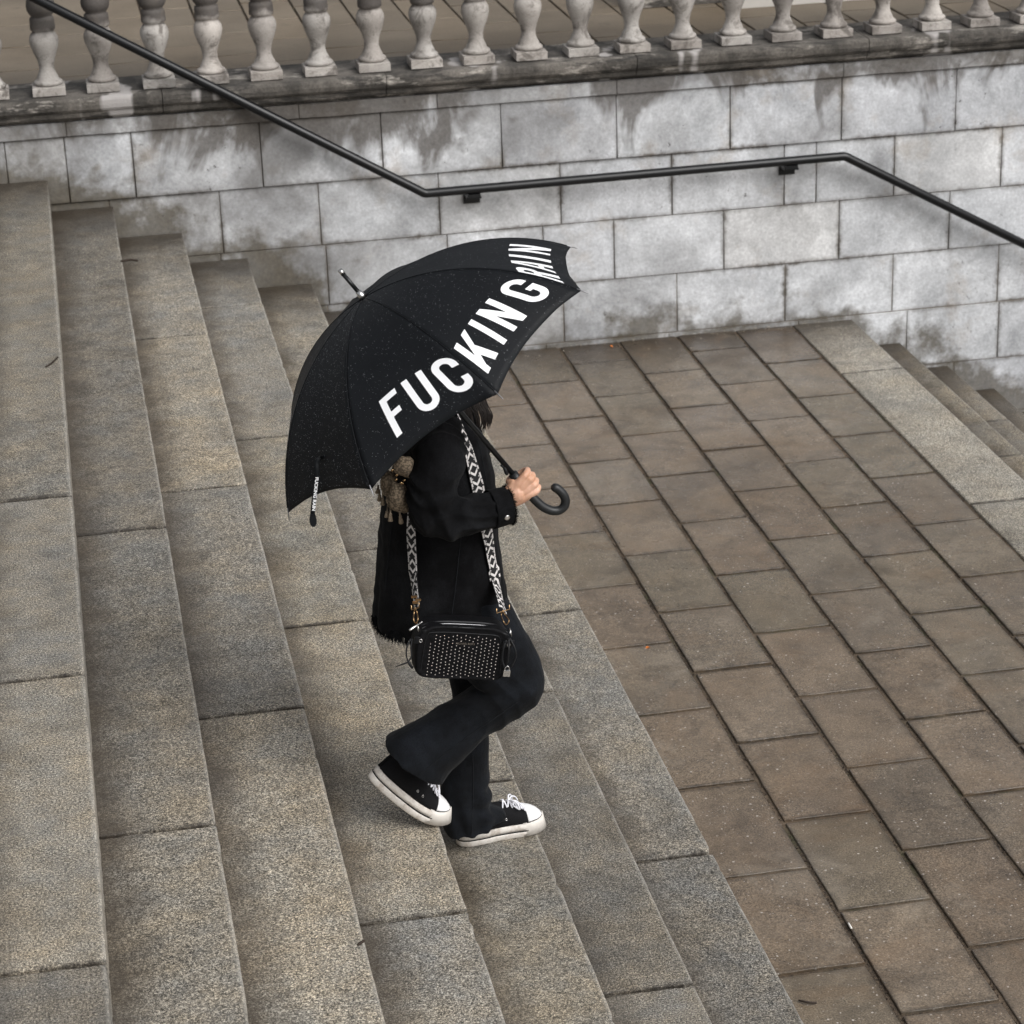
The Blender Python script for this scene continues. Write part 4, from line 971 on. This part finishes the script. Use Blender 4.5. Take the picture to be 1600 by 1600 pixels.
# ---- platform trainers
def shoe(parent, heel, yaw, L_, bend, name='shoe', flip=1):
    """heel: world point under the heel; bend(s) -> pitch angle at fraction s (0 heel .. 1 toe)"""
    n = 60; cx = [0.0]; cz = [0.0]
    for i in range(n):
        a = bend((i+.5)/n); cx.append(cx[-1]+L_/n*math.cos(a)); cz.append(cz[-1]-L_/n*math.sin(a))
    cyaw, syaw = math.cos(yaw), math.sin(yaw)
    def W(s, y, h_):
        h_ = h_*1.16
        s_ = max(-.06, min(1.06, s)); k = max(0, min(n, s_*n)); i = min(n-1, int(k)); fr = k-i
        a = bend(min(1, max(0, s_))); ex = (s_-max(0, min(1, s_)))*L_
        X = cx[i]+(cx[i+1]-cx[i])*fr+ex*math.cos(a)+h_*math.sin(a); Z = cz[i]+(cz[i+1]-cz[i])*fr-ex*math.sin(a)+h_*math.cos(a)
        return Vector((heel[0]+X*cyaw-y*syaw, heel[1]+X*syaw+y*cyaw, heel[2]+Z))
    def half_w(s):   # half-width of the outline along the foot
        return float(np.interp(s, [0,.02,.06,.12,.25,.42,.6,.72,.82,.90,.955,.985,1.0], [0,.018,.028,.034,.036,.0355,.042,.047,.0465,.040,.029,.017,0]))
    def mid(s): return flip*float(np.interp(s, [0,.3,.6,.85,1], [0,-.001,.004,.004,-.002]))
    ss = list(.5-.5*np.cos(np.linspace(0, PI, 34)))
    def outline(h_, grow, s_lo=0, s_hi=1, sn=ss):
        up = []; dn = []
        for s in sn:
            w = half_w(s); up.append((s, mid(s)+w)); dn.append((s, mid(s)-w))
        P_ = up+dn[::-1][1:-1]; r = []
        for s, y in P_:
            yy = mid(s)+(y-mid(s))*(1+grow/.045); s2 = .5+(s-.5)*(1+2*grow/L_); r.append((s2, yy, h_))
        return r
    ro = lambda R_: [[W(*p) for p in r] for r in R_]
    def toe_h(h_, s): return h_
    so = MB(); so.rings(ro([outline(0.000,-.004), outline(.003,.0), outline(.014,.0022), outline(.0185,.0012)]), True); sole = so.build('sole', M_SOLE, parent)
    st = MB(); st.rings(ro([outline(.0186,.0016), outline(.0190,.0026), outline(.0212,.0026), outline(.0216,.0016)]), True); st.build('sole_stripe', M_CANVAS, sole)
    so = MB(); so.rings(ro([outline(.0216,.0012), outline(.030,.0022), outline(.038,.0012), outline(.040,-.004)]), True); so.build('midsole', M_SOLE, parent)
    # rubber bumper round the toe
    tb = MB(); R_ = []
    sn = [s for s in ss if s > .70]
    path = [(s, mid(s)+half_w(s)) for s in sn]+[(s, mid(s)-half_w(s)) for s in sn[::-1][1:]]
    for i, (s, y) in enumerate(path):
        k = .0035*min(1, min(i, len(path)-1-i)/2.0+.2); yy = mid(s)+(y-mid(s))*(1+k/.045); s2 = .5+(s-.5)*(1+2*k/L_)
        yi = mid(s)+(y-mid(s))*.90; si = .5+(s-.5)*.975
        R_.append([W(s2, yy, .004), W(s2, yy, .030), W(.5+(s2-.5)*.996, mid(s)+(yy-mid(s))*.985, .040), W(si, yi, .043), W(si, yi, .004)])
    tb.rings(R_, True); tb.build('toe_bumper', M_WHITE_RUB, parent)
    # canvas upper: cross sections
    up = MB(); R_ = []
    tops = lambda s: float(np.interp(s, [0,.03,.10,.25,.36,.48,.60,.72,.84,.93,1.0], [.085,.100,.104,.098,.104,.103,.092,.078,.066,.054,.042]))
    for s in np.linspace(.012, .93, 26):
        w = half_w(s)*.93; hh = tops(s); r = []
        for j in range(18):
            a = PI*j/17; y = mid(s)+w*math.cos(a)*(1-.30*math.sin(a)**2*(1 if s < .55 else .55)); z = .036+(hh-.036)*math.sin(a)**.75
            r.append((s, y, z))
        R_.append([W(*p) for p in r])
    up.rings(R_, True); upper = up.build('canvas_upper', M_CANVAS, parent)
    tc = MB(); R_ = []
    for s in np.linspace(.775, .985, 12):
        w = half_w(s)*.965; hh = float(np.interp(s, [.775,.84,.9,.95,.985], [.0765,.071,.065,.057,.046])); r = []
        for j in range(18):
            a = PI*j/17; r.append((s, mid(s)+w*math.cos(a), .038+(hh-.038)*math.sin(a)**.7))
        R_.append([W(*p) for p in r])
    tc.rings(R_, True); tc.build('toe_cap', M_TOE, parent)
    tl = MB(); P_ = [(.985-.21*abs(math.cos(PI*j/20))**1.0, 0, 0) for j in range(21)]
    pa = []
    for s, y in path:
        s = max(s, .76); pa.append(W(.5+(s-.5)*.985, mid(s)+(y-mid(s))*.965, .0425))
    tl.tube(pa, .0016, 6); tl.build('toe_stripe', M_CANVAS, parent)
    # laces: criss-cross bars and a bow
    lc = 0
    for s in (.53,.59,.65,.705,.755):
        hh = tops(s)+.0015; w = .017
        for sg in (-1, 1):
            l = MB(); P_ = [W(s-.018, mid(s)-sg*w, hh-.010), W(s-.006, mid(s)-sg*w*.55, hh+.001), W(s+.006, mid(s), hh+.0035+.001*sg), W(s+.018, mid(s)+sg*w*.55, hh+.000), W(s+.030, mid(s)+sg*w, hh-.011)]
            l.tube(catmull(P_, 3), .0026, 6, round_ends=True); l.build('lace', M_LACE, parent)
    s = .60; hh = tops(s)+.004
    for sg in (-1, 1):
        for loop_, ln in ((True, .036), (False, .046)):
            l = MB()
            if loop_: P_ = [W(s, mid(s), hh), W(s+.02, mid(s)+sg*.016, hh+.009), W(s+.06, mid(s)+sg*.030, hh+.004), W(s+.085, mid(s)+sg*.036, hh-.012), W(s+.055, mid(s)+sg*.030, hh-.010), W(s+.01, mid(s)+sg*.010, hh)]
            else: P_ = [W(s, mid(s), hh), W(s+.05, mid(s)+sg*.014, hh+.006), W(s+.11, mid(s)+sg*.026, hh-.004), W(s+.15, mid(s)+sg*.034, hh-.020)]
            l.tube(catmull(P_, 4), .0024, 6, round_ends=True); l.build('lace', M_LACE, parent)
    for s in (.44,.53):
        for sg in (-1, 1):
            l = MB(); a = .42; w = half_w(s)*.93; y = mid(s)+sg*(w*math.cos(a)*(1-.30*math.sin(a)**2))+sg*.0008; z = .036+(tops(s)-.036)*math.sin(a)**.75
            c = W(s, y, z-.008); o_ = (W(s, y+sg*.01, z-.006)-c).normalized(); l.tube(ring_at(c+o_*.0008, o_, .0032, 12), .0011, 5, closed=True, cap=False); l.build('eyelet', M_SILVER, upper)
    # heel strip
    l = MB(); l.tube([W(.0-.004, 0, .04), W(-.002, 0, .07), W(.004, 0, .098)], .004, 6); l.build('heel_strip', M_CANVAS, upper)
    return W
lsh = tag(empty('shoe', (1.21,-6.09,-.677)), kind=None); col.objects.unlink(lsh); col.objects.link(lsh)
lsh.parent = per; lsh.location = Vector((1.21,-6.09,-.677))-WPOS['person']
hl_ = Vector((1.0664,-6.1368,-0.6768)); yaw = math.radians(9)
shoe(lsh, (hl_.x+.002, hl_.y+.040, -.6765), yaw, .292, lambda s: 0.0 if s < .72 else -.22*(s-.72)/.28)
rsh = bpy.data.objects.new('shoe', None); link(rsh, per, (.9,-6.29,-.4))
toe = Vector((1.0316,-6.2400,-0.4814))
def bd(s): return math.radians(float(np.interp(s, [0,.42,.60,.78,.9,1], [51,48,40,25,12,4])))
L2 = .316; dx = sum(L2/200*math.cos(bd((i+.5)/200)) for i in range(200)); dz = sum(L2/200*math.sin(bd((i+.5)/200)) for i in range(200))
# sole touches the tread just behind its nosing
shoe(rsh, (toe.x-dx*math.cos(math.radians(2)), -6.245, toe.z-.028+dz), math.radians(2), L2, bd)

# ---- crochet shawl on her back
sh = bpy.data.objects.new('crochet_shawl', None); link(sh, per, (.85,-6.3,.5))
def lobe(pts, y0, mat, name, parent, bulge=.02, seed=0):
    """scalloped crochet flap: outline (x,z) draped over the back, with real thickness"""
    cx = sum(p[0] for p in pts)/len(pts); cz = sum(p[2] for p in pts)/len(pts); P_ = catmull(list(pts)+[pts[0]], 5)[:-1]; V = []; F = []; n = len(P_); lay = [1.0,.85,.6,.3]
    for back in (0, 1):
        for f_ in lay:
            for j, p in enumerate(P_):
                sc_ = 1+.035*math.sin(j*2.1)*(f_ > .9)
                x = cx+(p[0]-cx)*f_*sc_; z = cz+(p[2]-cz)*f_*sc_; dz = bulge*(1-f_*f_)
                V.append((x, y0+(-dz if not back else .010-dz*.8)+.004*noise.noise((x*40, z*40, seed)), z))
        V.append((cx, y0-(bulge if not back else -.010+bulge*.8), cz))
    m_ = len(lay)*n+1
    for b_ in (0, 1):
        o_ = b_*m_
        for i in range(len(lay)-1):
            for j in range(n): F.append((o_+i*n+j, o_+i*n+(j+1) % n, o_+(i+1)*n+(j+1) % n, o_+(i+1)*n+j))
        for j in range(n): F.append((o_+(len(lay)-1)*n+j, o_+(len(lay)-1)*n+(j+1) % n, o_+m_-1))
    for j in range(n): F.append((j, m_+j, m_+(j+1) % n, (j+1) % n))
    return ob(name, V, F, mat, parent, True)
lobe([(0.9165,-6.4200,0.7466), (0.9481,-6.4200,0.7395), (0.9521,-6.4200,0.7127), (0.9401,-6.4200,0.6856), (0.9190,-6.4200,0.6917), (0.8966,-6.4200,0.7054), (0.8960,-6.4200,0.7262)], -6.435, M_CROCHET, 'crochet_flap', sh, .018, 1)
lobe([(0.8849,-6.3600,0.6879), (0.9058,-6.3600,0.6761), (0.9112,-6.3600,0.6431), (0.8990,-6.3600,0.6157), (0.8737,-6.3600,0.6146), (0.8643,-6.3600,0.6386), (0.8676,-6.3600,0.6669)], -6.375, M_CROCHET, 'crochet_flap', sh, .022, 2)
lobe([(0.8922,-6.4000,0.6661), (0.9273,-6.4000,0.6547), (0.9331,-6.4000,0.6274), (0.9378,-6.4000,0.5790), (0.9125,-6.4000,0.5761), (0.8847,-6.4000,0.5926), (0.8792,-6.4000,0.6238)], -6.415, M_CROCHET, 'crochet_flap', sh, .022, 3)
lobe([(0.8815,-6.4000,0.6331), (0.9357,-6.4000,0.6080), (0.9358,-6.4000,0.5754), (0.9088,-6.4000,0.5746), (0.8827,-6.4000,0.5890), (0.8731,-6.4000,0.6111)], -6.408, M_CROCHET, 'crochet_flap', sh, .012, 4)
for p in ((0.9021,-6.4400,0.6973), (0.9133,-6.4400,0.6734), (0.9225,-6.4400,0.6800), (0.8906,-6.4400,0.7136), (0.8997,-6.4400,0.6844), (0.9167,-6.4400,0.6712)):
    g_ = MB(); p = Vector(p); g_.rings([ring_at(p+Vector((0,k*.0006,0)), Vector((.2,1,.25)), .0042, 8) for k in (0,1)], True); g_.build('gold_sequin', M_GOLD, sh)
for a_, b_ in (((0.9065,-6.4200,0.5866), (0.9097,-6.4200,0.5460)), ((0.8846,-6.4000,0.5907), (0.8810,-6.4100,0.5510)), ((0.8801,-6.3800,0.5872), (0.8734,-6.3900,0.5553)), ((0.8690,-6.3700,0.6209), (0.8672,-6.3700,0.5866)), ((0.8644,-6.3400,0.6213), (0.8625,-6.3400,0.5869)), ((0.8639,-6.3200,0.6271), (0.8608,-6.3200,0.6024))):
    a_, b_ = Vector(a_), Vector(b_); tsl = MB(); P_ = [a_.lerp(b_, k) for k in (0,.4,.5,.55,.75,.95,1.0)]
    tsl.tube(P_, [.0026,.0028,.0052,.0042,.0062,.0072,.0055], 8); tsl.build('tassel', M_TASSEL, sh)

# ================================================================== the shoulder bag
bag = tag(empty('shoulder_bag', (1.06,-6.47,.0)), 'small black studded leather bag hanging at her hip on a patterned strap', 'bag')
BT = (Vector((0.9160,-6.5000,0.1280)), Vector((1.1724,-6.5000,0.0836)), Vector((0.9241,-6.5000,0.2911)), Vector((1.1745,-6.5000,0.2469)))
bo = (BT[0]+BT[1]+BT[2]+BT[3])/4; bx = ((BT[1]-BT[0])+(BT[3]-BT[2])).normalized(); bz = ((BT[2]-BT[0])+(BT[3]-BT[1])).normalized(); by = bz.cross(bx).normalized(); bz = bx.cross(by)
if by.y < 0: by = -by
hwid = 0.5*((BT[1]-BT[0]).length+(BT[3]-BT[2]).length)/2+.006; hht = 0.5*((BT[2]-BT[0]).length+(BT[3]-BT[1]).length)/2
def Bp(x, y, z): return bo+bx*(x*hwid)+by*y+bz*(z*hht)
def bag_outline(k, z_):
    return k
bgm = MB(); R_ = []
for i, (y, g_) in enumerate(((-.043,.90),(-.046,.955),(-.043,.985),(-.034,1.0),(0,1.012),(.034,1.0),(.043,.97),(.046,.90))):
    r = []
    for j in range(44):
        a = 2*PI*j/44; ca, sa = math.cos(a), math.sin(a); e = .27
        x = math.copysign(abs(ca)**e, ca); z = math.copysign(abs(sa)**(e if sa < 0 else .52), sa)
        x *= (1.0-.06*(z < 0)*(-z)-.09*max(0, z)**3); z2 = z*(1-.05*abs(x)**4*(z > 0))
        bul = .006*(1-(z*z))*(1 if abs(y) < .04 else 0)/hwid
        r.append(Bp(x*g_*(1+bul*.3), y, z2*g_))
    R_.append(r)
bgm.rings(R_[::-1], True)
body = ob('bag_body', remesh(mesh('bg', bgm.V, bgm.F), .003, 3, lambda c, n: .0015*noise.noise(c*22)), None, M_BAG, bag)
BB = BVHTree.FromPolygons([tuple(v.co) for v in body.data.vertices], [tuple(p.vertices) for p in body.data.polygons])
def onbag(x, z, off=.0005):
    hit = BB.ray_cast(Bp(x, -.3, z), by)
    return hit[0]-by*off if hit[0] is not None else Bp(x, -.047, z)
# piping, front panel seam, zip
pp = MB(); pts_ = [onbag(x, z, .0004) for x, z in [(-.84,-.90),(-.84,-.3),(-.83,.2),(-.80,.62),(-.70,.73),(-.3,.76),(.2,.75),(.62,.73),(.74,.60),(.80,.2),(.83,-.3),(.85,-.90)]]
pp.tube(catmull(pts_, 5), .0013, 6); pp.build('piping', M_BAGTRIM, bag)
def arch(y, zoff, n=30): return [Bp(.97*x, y, (1-.30*abs(x)**4)+zoff) for x in np.linspace(-.93, .93, n)]
z1 = MB(); z1.tube(arch(-.012, -.005), .0042, 8); zt = z1.build('zip_tape', M_BAGTRIM, bag)
z1 = MB(); z1.tube(arch(-.026, -.009), .0019, 8); z1.build('zip_teeth', M_TIPM, zt)
z1 = MB(); z1.tube([p+by*.004 for p in arch(-.045, -.055)], .0032, 8); z1.build('top_welt', M_BAGTRIM, bag)
z1 = MB(); zp0, zp1 = Vector((0.9374,-6.5300,0.2912)), Vector((0.9021,-6.5450,0.2788)); z1.tube([zp0, zp0.lerp(zp1,.3), zp0.lerp(zp1,.32), zp1], [.0028,.0028,.0038,.0040], 8, round_ends=True); z1.build('zip_puller', M_SILVER, bag)
# studs
stm = MB(); rg = random.Random(12)
for ci in range(17):
    x = -.70+ci*(1.42/16)
    nrow = 13
    for rj in range(nrow+1):
        z = -.86+rj*.128+(.064 if ci % 2 else 0)+(.03*math.sin(ci*.7))
        if z > .66 or (ci in (0, 16) and z > .42) or (-.20 < x < .26 and .30 < z < .42): continue
        p = onbag(x+rg.uniform(-.009,.009), z+rg.uniform(-.014,.014), .0001); stm.ball(p, (.0015,.0015,.0015), 6, 4)
tag(stm.build('studs', M_STUD, bag), kind='stuff')
tmx = text_mesh("MICHAEL KORS", .0082, .00012); xs_ = [v.co.x for v in tmx.vertices]; kk = .052/(max(xs_)-min(xs_)) * (hwid/.13)
tv = [tuple(onbag((v.co.x*kk)/hwid+.02, .36+(v.co.y*kk)/hht, .0006)) for v in tmx.vertices]
ob('maker_name', tv, [tuple(p.vertices) for p in tmx.polygons], plain("pale_gold_print", srgb(170,160,150), .35, .6), bag, False)
# side tabs, rings, cords
for sx in (-1, 1):
    tb = MB(); cxx = .93*sx; zz = .42
    tb.rings([[Bp(cxx-.13, -.050, zz+s*.11) if k == 0 else Bp(cxx+.13*1.0, -.050+.012, zz+s*.11) if k == 1 else Bp(cxx+.13, -.030, zz+s*.11) if k == 2 else Bp(cxx-.13, -.042, zz+s*.11) for k in range(4)] for s in (-1, -.9, .9, 1)]); tab = tb.build('side_tab', M_BAGTRIM, bag)
    ey = MB(); c = Bp(cxx+.0, -.0475, zz)-by*.0; ey.tube(ring_at(c, by, .0042, 12), .0012, 6, closed=True, cap=False); ey.build('eyelet', M_SILVER, tab)
    dr = MB(); c = Bp(cxx+sx*.05, -.02, zz+.33); dr.tube(ring_at(c, bx+bz*.3, .011, 16), .0019, 6, closed=True, cap=False); dr.build('ring', M_SILVER, bag)
cd = MB(); cd.tube(catmull([(0.9032,-6.5400,0.2490), (0.8900,-6.5500,0.2317), (0.8862,-6.5550,0.2070), (0.8915,-6.5600,0.1851), (0.9014,-6.5600,0.1681)], 5), [.0022]*14+[.0028,.0036,.0042,.0044,.0044,.0042,.003], 6); cd.build('leather_cord', M_BAGTRIM, bag)
cd = MB(); cd.tube(catmull([(0.9068,-6.5400,0.2486), (0.9005,-6.5500,0.2265), (0.9005,-6.5550,0.2052), (0.8899,-6.5600,0.1892), (0.8717,-6.5600,0.1836), (0.8534,-6.5600,0.1780)], 5), [.0022]*21+[.0018,.0014,.0012,.001,.0008], 6); cd.build('leather_cord', M_BAGTRIM, bag)
for P_ in ([(1.1731,-6.5400,0.2158), (1.1613,-6.5500,0.1941), (1.1555,-6.5550,0.1615), (1.1592,-6.5600,0.1396)], [(1.1821,-6.5400,0.2146), (1.1921,-6.5500,0.1903), (1.1939,-6.5550,0.1647), (1.1801,-6.5550,0.1346)], [(1.1785,-6.5400,0.2151), (1.1738,-6.5600,0.1913), (1.1688,-6.5600,0.1523)]):
    cd = MB(); cd.tube(catmull(P_, 6), .0026, 6, round_ends=True); cd.build('leather_cord', M_BAGTRIM, bag)
pl = MB(); pc = Vector((1.1640,-6.5650,0.1214)); pl.rings([[pc+bx*x*k+by*y+bz*z for x, z in ((-.010,-.009),(.010,-.009),(.010,.009),(-.010,.009))] for y, k in ((-.0035,.94),(-.003,1),(.003,1),(.0035,.94))]); pdl = pl.build('padlock', M_SILVER, bag, False)
s_ = MB(); s_.tube(catmull([pc+bx*-.006+bz*.008, pc+bx*-.006+bz*.016, pc+bz*.022, pc+bx*.006+bz*.016, pc+bx*.006+bz*.008], 4), .0014, 6); s_.build('shackle', M_SILVER, pdl)
# strap: a woven band draped over the jacket
def ribbon(name, ctr, w, parent, mat=M_STRAP, v0=0, across=None):
    C_ = [Vector(c) for c in ctr]; V = []; F = []; uv = []; acc = v0
    for i, c in enumerate(C_):
        if i: acc += (c-C_[i-1]).length/(w[i]*.5 if False else .019)
        t_ = (C_[min(i+1, len(C_)-1)]-C_[max(0, i-1)]).normalized()
        nn = across[i]; sd = t_.cross(nn).normalized()
        for k in (-1, -.5, 0, .5, 1): V.append(c+sd*(w[i]/2*k)); uv.append((k, acc))
    for i in range(len(C_)-1):
        for k in range(4): a = i*5+k; F.append((a, a+1, a+6, a+5))
    o_ = ob(name, V, F, mat, parent, True, uvs=uv); sm = o_.modifiers.new('thickness', 'SOLIDIFY'); sm.thickness = .002; sm.offset = 0; return o_
def strap_path(P_, off=.005, n=6):
    c = []; nn = []
    for p in catmull(P_, n):
        hit = TB.find_nearest(p)
        loc, no = hit[0], hit[1]
        if no.dot(Vector((0,-1,0))) < -.2: no = -no
        c.append(loc+no*off); nn.append(no)
    # ease the normals
    for _ in range(6): nn = [(nn[max(0,i-1)]+nn[i]*2+nn[min(len(nn)-1,i+1)]).normalized() for i in range(len(nn))]; c = [(c[max(0,i-1)]+c[i]*2+c[min(len(c)-1,i+1)])*.25 if 0 < i < len(c)-1 else c[i] for i in range(len(c))]
    return c, nn
fr_top = [drape(*xz(t_), .004) for t_ in ((1.1074,-6.3000,0.8080), (1.1065,-6.3400,0.7805), (1.1090,-6.3700,0.7494), (1.1153,-6.3850,0.7049), (1.1249,-6.3900,0.6523), (1.1354,-6.3900,0.5975), (1.1464,-6.3850,0.5306), (1.1565,-6.3850,0.4613), (1.1644,-6.3900,0.4036), (1.1714,-6.4000,0.3478), (1.1770,-6.4200,0.3004))]
c, nn = strap_path(fr_top, .007)
end = Vector((1.1766,-6.4700,0.2728)); c += [c[-1].lerp(end, .5), end]; nn += [nn[-1], nn[-1]]
nn = [(n_*.55+Vector((.10,-.85,.25))*.6).normalized() if i > len(nn)-9 else (n_*min(1,i/26)+Vector((1.0,-.12,.25))*max(0,1-i/26)).normalized() for i, n_ in enumerate(nn)]
ribbon('strap_front', c, [float(np.interp(i/len(c), [0,.15,.3,1], [.034,.038,.042,.042])) for i in range(len(c))], bag, across=nn)
bk = [drape(*xz(t_), .004) for t_ in ((1.0317,-6.3600,0.7539), (0.9915,-6.3750,0.6782), (0.9641,-6.3750,0.5951), (0.9492,-6.3700,0.4982), (0.9483,-6.3750,0.4223), (0.9472,-6.3850,0.3579))]
c, nn = strap_path(bk, .006)
end = Vector((0.9365,-6.4600,0.3052)); c += [c[-1].lerp(end, .5), end]; nn += [nn[-1], nn[-1]]
nn = [(n_*.35+Vector((-.92,-.55,.0))*.8).normalized() if i > 12 else n_ for i, n_ in enumerate(nn)]
ribbon('strap_back', c, [.036]*len(c), bag, v0=.6, across=nn)
def hook(name, p, q, bot, spread):
    g_ = MB(); g_.tube([p+(q-p)*0+Vector((0,0,.014)), p, q, q+Vector((.0,0,.014))], .0017, 6); o_ = g_.build(name, M_GOLD, bag)
    mid_ = (p+q)/2; g_ = MB(); g_.tube(catmull([mid_+Vector((0,0,.004)), mid_+Vector((-spread*.7,0,-.012)), bot+Vector((-spread,0,.012)), bot, bot+Vector((spread,0,.012)), mid_+Vector((spread*.7,0,-.012)), mid_], 4), .0017, 6, closed=False); g_.build('snap_hook', M_GOLD, o_)
hook('buckle', Vector((1.1538,-6.5000,0.2790)), Vector((1.1941,-6.4800,0.2771)), Vector((1.1763,-6.5200,0.2497)), .008)
hook('buckle', Vector((0.9172,-6.4800,0.3085)), Vector((0.9365,-6.5000,0.3228)), Vector((0.9238,-6.5100,0.2799)), .006)
for p in ((0.9318,-6.4400,0.3304), (0.9394,-6.4600,0.3284), (0.9325,-6.4550,0.3192)):
    g_ = MB(); g_.rings([[Vector(p)+Vector((x, y, z)) for x, z in ((-.008,-.003),(.008,-.003),(.008,.003),(-.008,.003))] for y in (-.004,.001)]); g_.build('strap_slider', M_GOLD, bag, False)

# ================================================================== litter on the paving and the steps
M_LEAF = plain("orange_leaf", srgb(196,112,48), .6, 0, .3, .2, 90); M_TWIG = plain("dark_twig", srgb(46,36,28), .85); M_PAPER = plain("pale_paper", srgb(225,222,215), .7); M_GRIT = plain("grit_stone", srgb(150,142,130), .8, 0, .3, .4, 30); M_DARKGRIT = plain("dark_grit", srgb(52,42,32), .9)
def leaf(p, r, a, label, mat=M_LEAF):
    g_ = MB(); p = Vector(p); n = 10; R_ = []
    for k, f_ in ((0,1.0),(.0012,1.0)):
        R_.append([p+Vector((math.cos(a)*x-math.sin(a)*y, math.sin(a)*x+math.cos(a)*y, .0012+k+.003*math.cos(x*260))) for x, y in [(r*math.cos(2*PI*j/n), r*.55*math.sin(2*PI*j/n)*(1+.3*math.sin(j*2.2))) for j in range(n)]])
    g_.rings(R_, True); return tag(g_.build('fallen_leaf', mat, None, False), label, 'leaf', 'scraps of fallen leaf')
leaf((2.2167,-3.8808,-1.1670), .011, .3, 'orange scrap of leaf on the first paver row beside the lowest step')
leaf((1.6698,-6.1514,-1.0128), .007, 1.2, 'tiny orange leaf scrap in the joint of the lowest step')
leaf((2.3661,-0.4364,-0.5000) if False else (2.9482,-0.0856,-1.1670), .010, 2.0, 'orange scrap of leaf at the foot of the wall')
def twig(P_, r, label):
    g_ = MB(); g_.tube(catmull(P_, 4), r, 6, round_ends=True); return tag(g_.build('twig', M_TWIG, None), label, 'twig', 'dark twigs')
twig([(2.0602,-6.4658,-1.1630), (2.0805,-6.4864,-1.1600), (2.1056,-6.4915,-1.1630)], .0035, 'thick dark twig lying on the paving at the bottom of the picture')
twig([(0.3156,-1.0638,-0.1660), (0.3558,-1.0609,-0.1640), (0.3887,-1.0756,-0.1660)], .006, 'dark twig on the third step near the wall')
twig([(-0.0618,-3.0938,0.0030), (-0.0407,-3.0649,0.0050), (-0.0136,-2.9833,0.0030)], .004, 'short dark twig on the highest step near its edge')
twig([(0.6429,-7.1315,-0.3360), (0.6584,-7.1179,-0.3350)], .004, 'tiny dark twig stub at the edge of the third step')
g_ = MB(); a_, b_ = Vector((2.3465,-6.0782,-1.1640)), Vector((2.3460,-6.1061,-1.1640)); g_.tube([a_, b_], .0035, 8, round_ends=True); tag(g_.build('cigarette_end', M_PAPER, None), 'white cigarette end lying across a joint between the pavers', 'cigarette end')
# grit in the joints and along the foot of the wall: nobody could count it
rg = random.Random(21)
def grit(name, n, place, mat, label, r0=.0015, r1=.004):
    g_ = MB()
    for _ in range(n):
        x, y, z = place(); r = r0+(r1-r0)*rg.random()**2.5; p = Vector((x, y, z))
        V = [p+Vector((rg.uniform(.6,1.2)*r*dx, rg.uniform(.6,1.2)*r*dy, rg.uniform(.4,.9)*r*dz)) for dx, dy, dz in ((1,0,0),(0,1,0),(-1,0,0),(0,-1,0),(0,0,1),(0,0,-1))]
        g_.add(V, [(0,1,4),(1,2,4),(2,3,4),(3,0,4),(1,0,5),(2,1,5),(3,2,5),(0,3,5)])
    return tag(g_.build(name, mat, None, False), label, 'grit', kind='stuff')
def in_joint():
    j = rg.randrange(1, 7); return (JX[j]+rg.uniform(-.007,.007), -rg.random()**.9*7.5, PAVZ-.006+rg.uniform(0,.004))
grit('joint_grit', 3500, in_joint, M_DARKGRIT, 'dark grit and soil packed in the long joints of the paving', .002, .006)
def at_wall(): return (rg.uniform(2.0, 4.3), -rg.random()**3*.28-.004, PAVZ+.002)
grit('wall_foot_grit', 260, at_wall, M_GRIT, 'pale grit gathered along the foot of the wall', .0015, .006)
def on_pave(): return (rg.uniform(2.0, 4.0), -rg.random()*7.5, PAVZ+.003)
grit('paving_grit', 500, on_pave, M_GRIT, 'scattered pale crumbs of stone on the paving', .001, .0035)
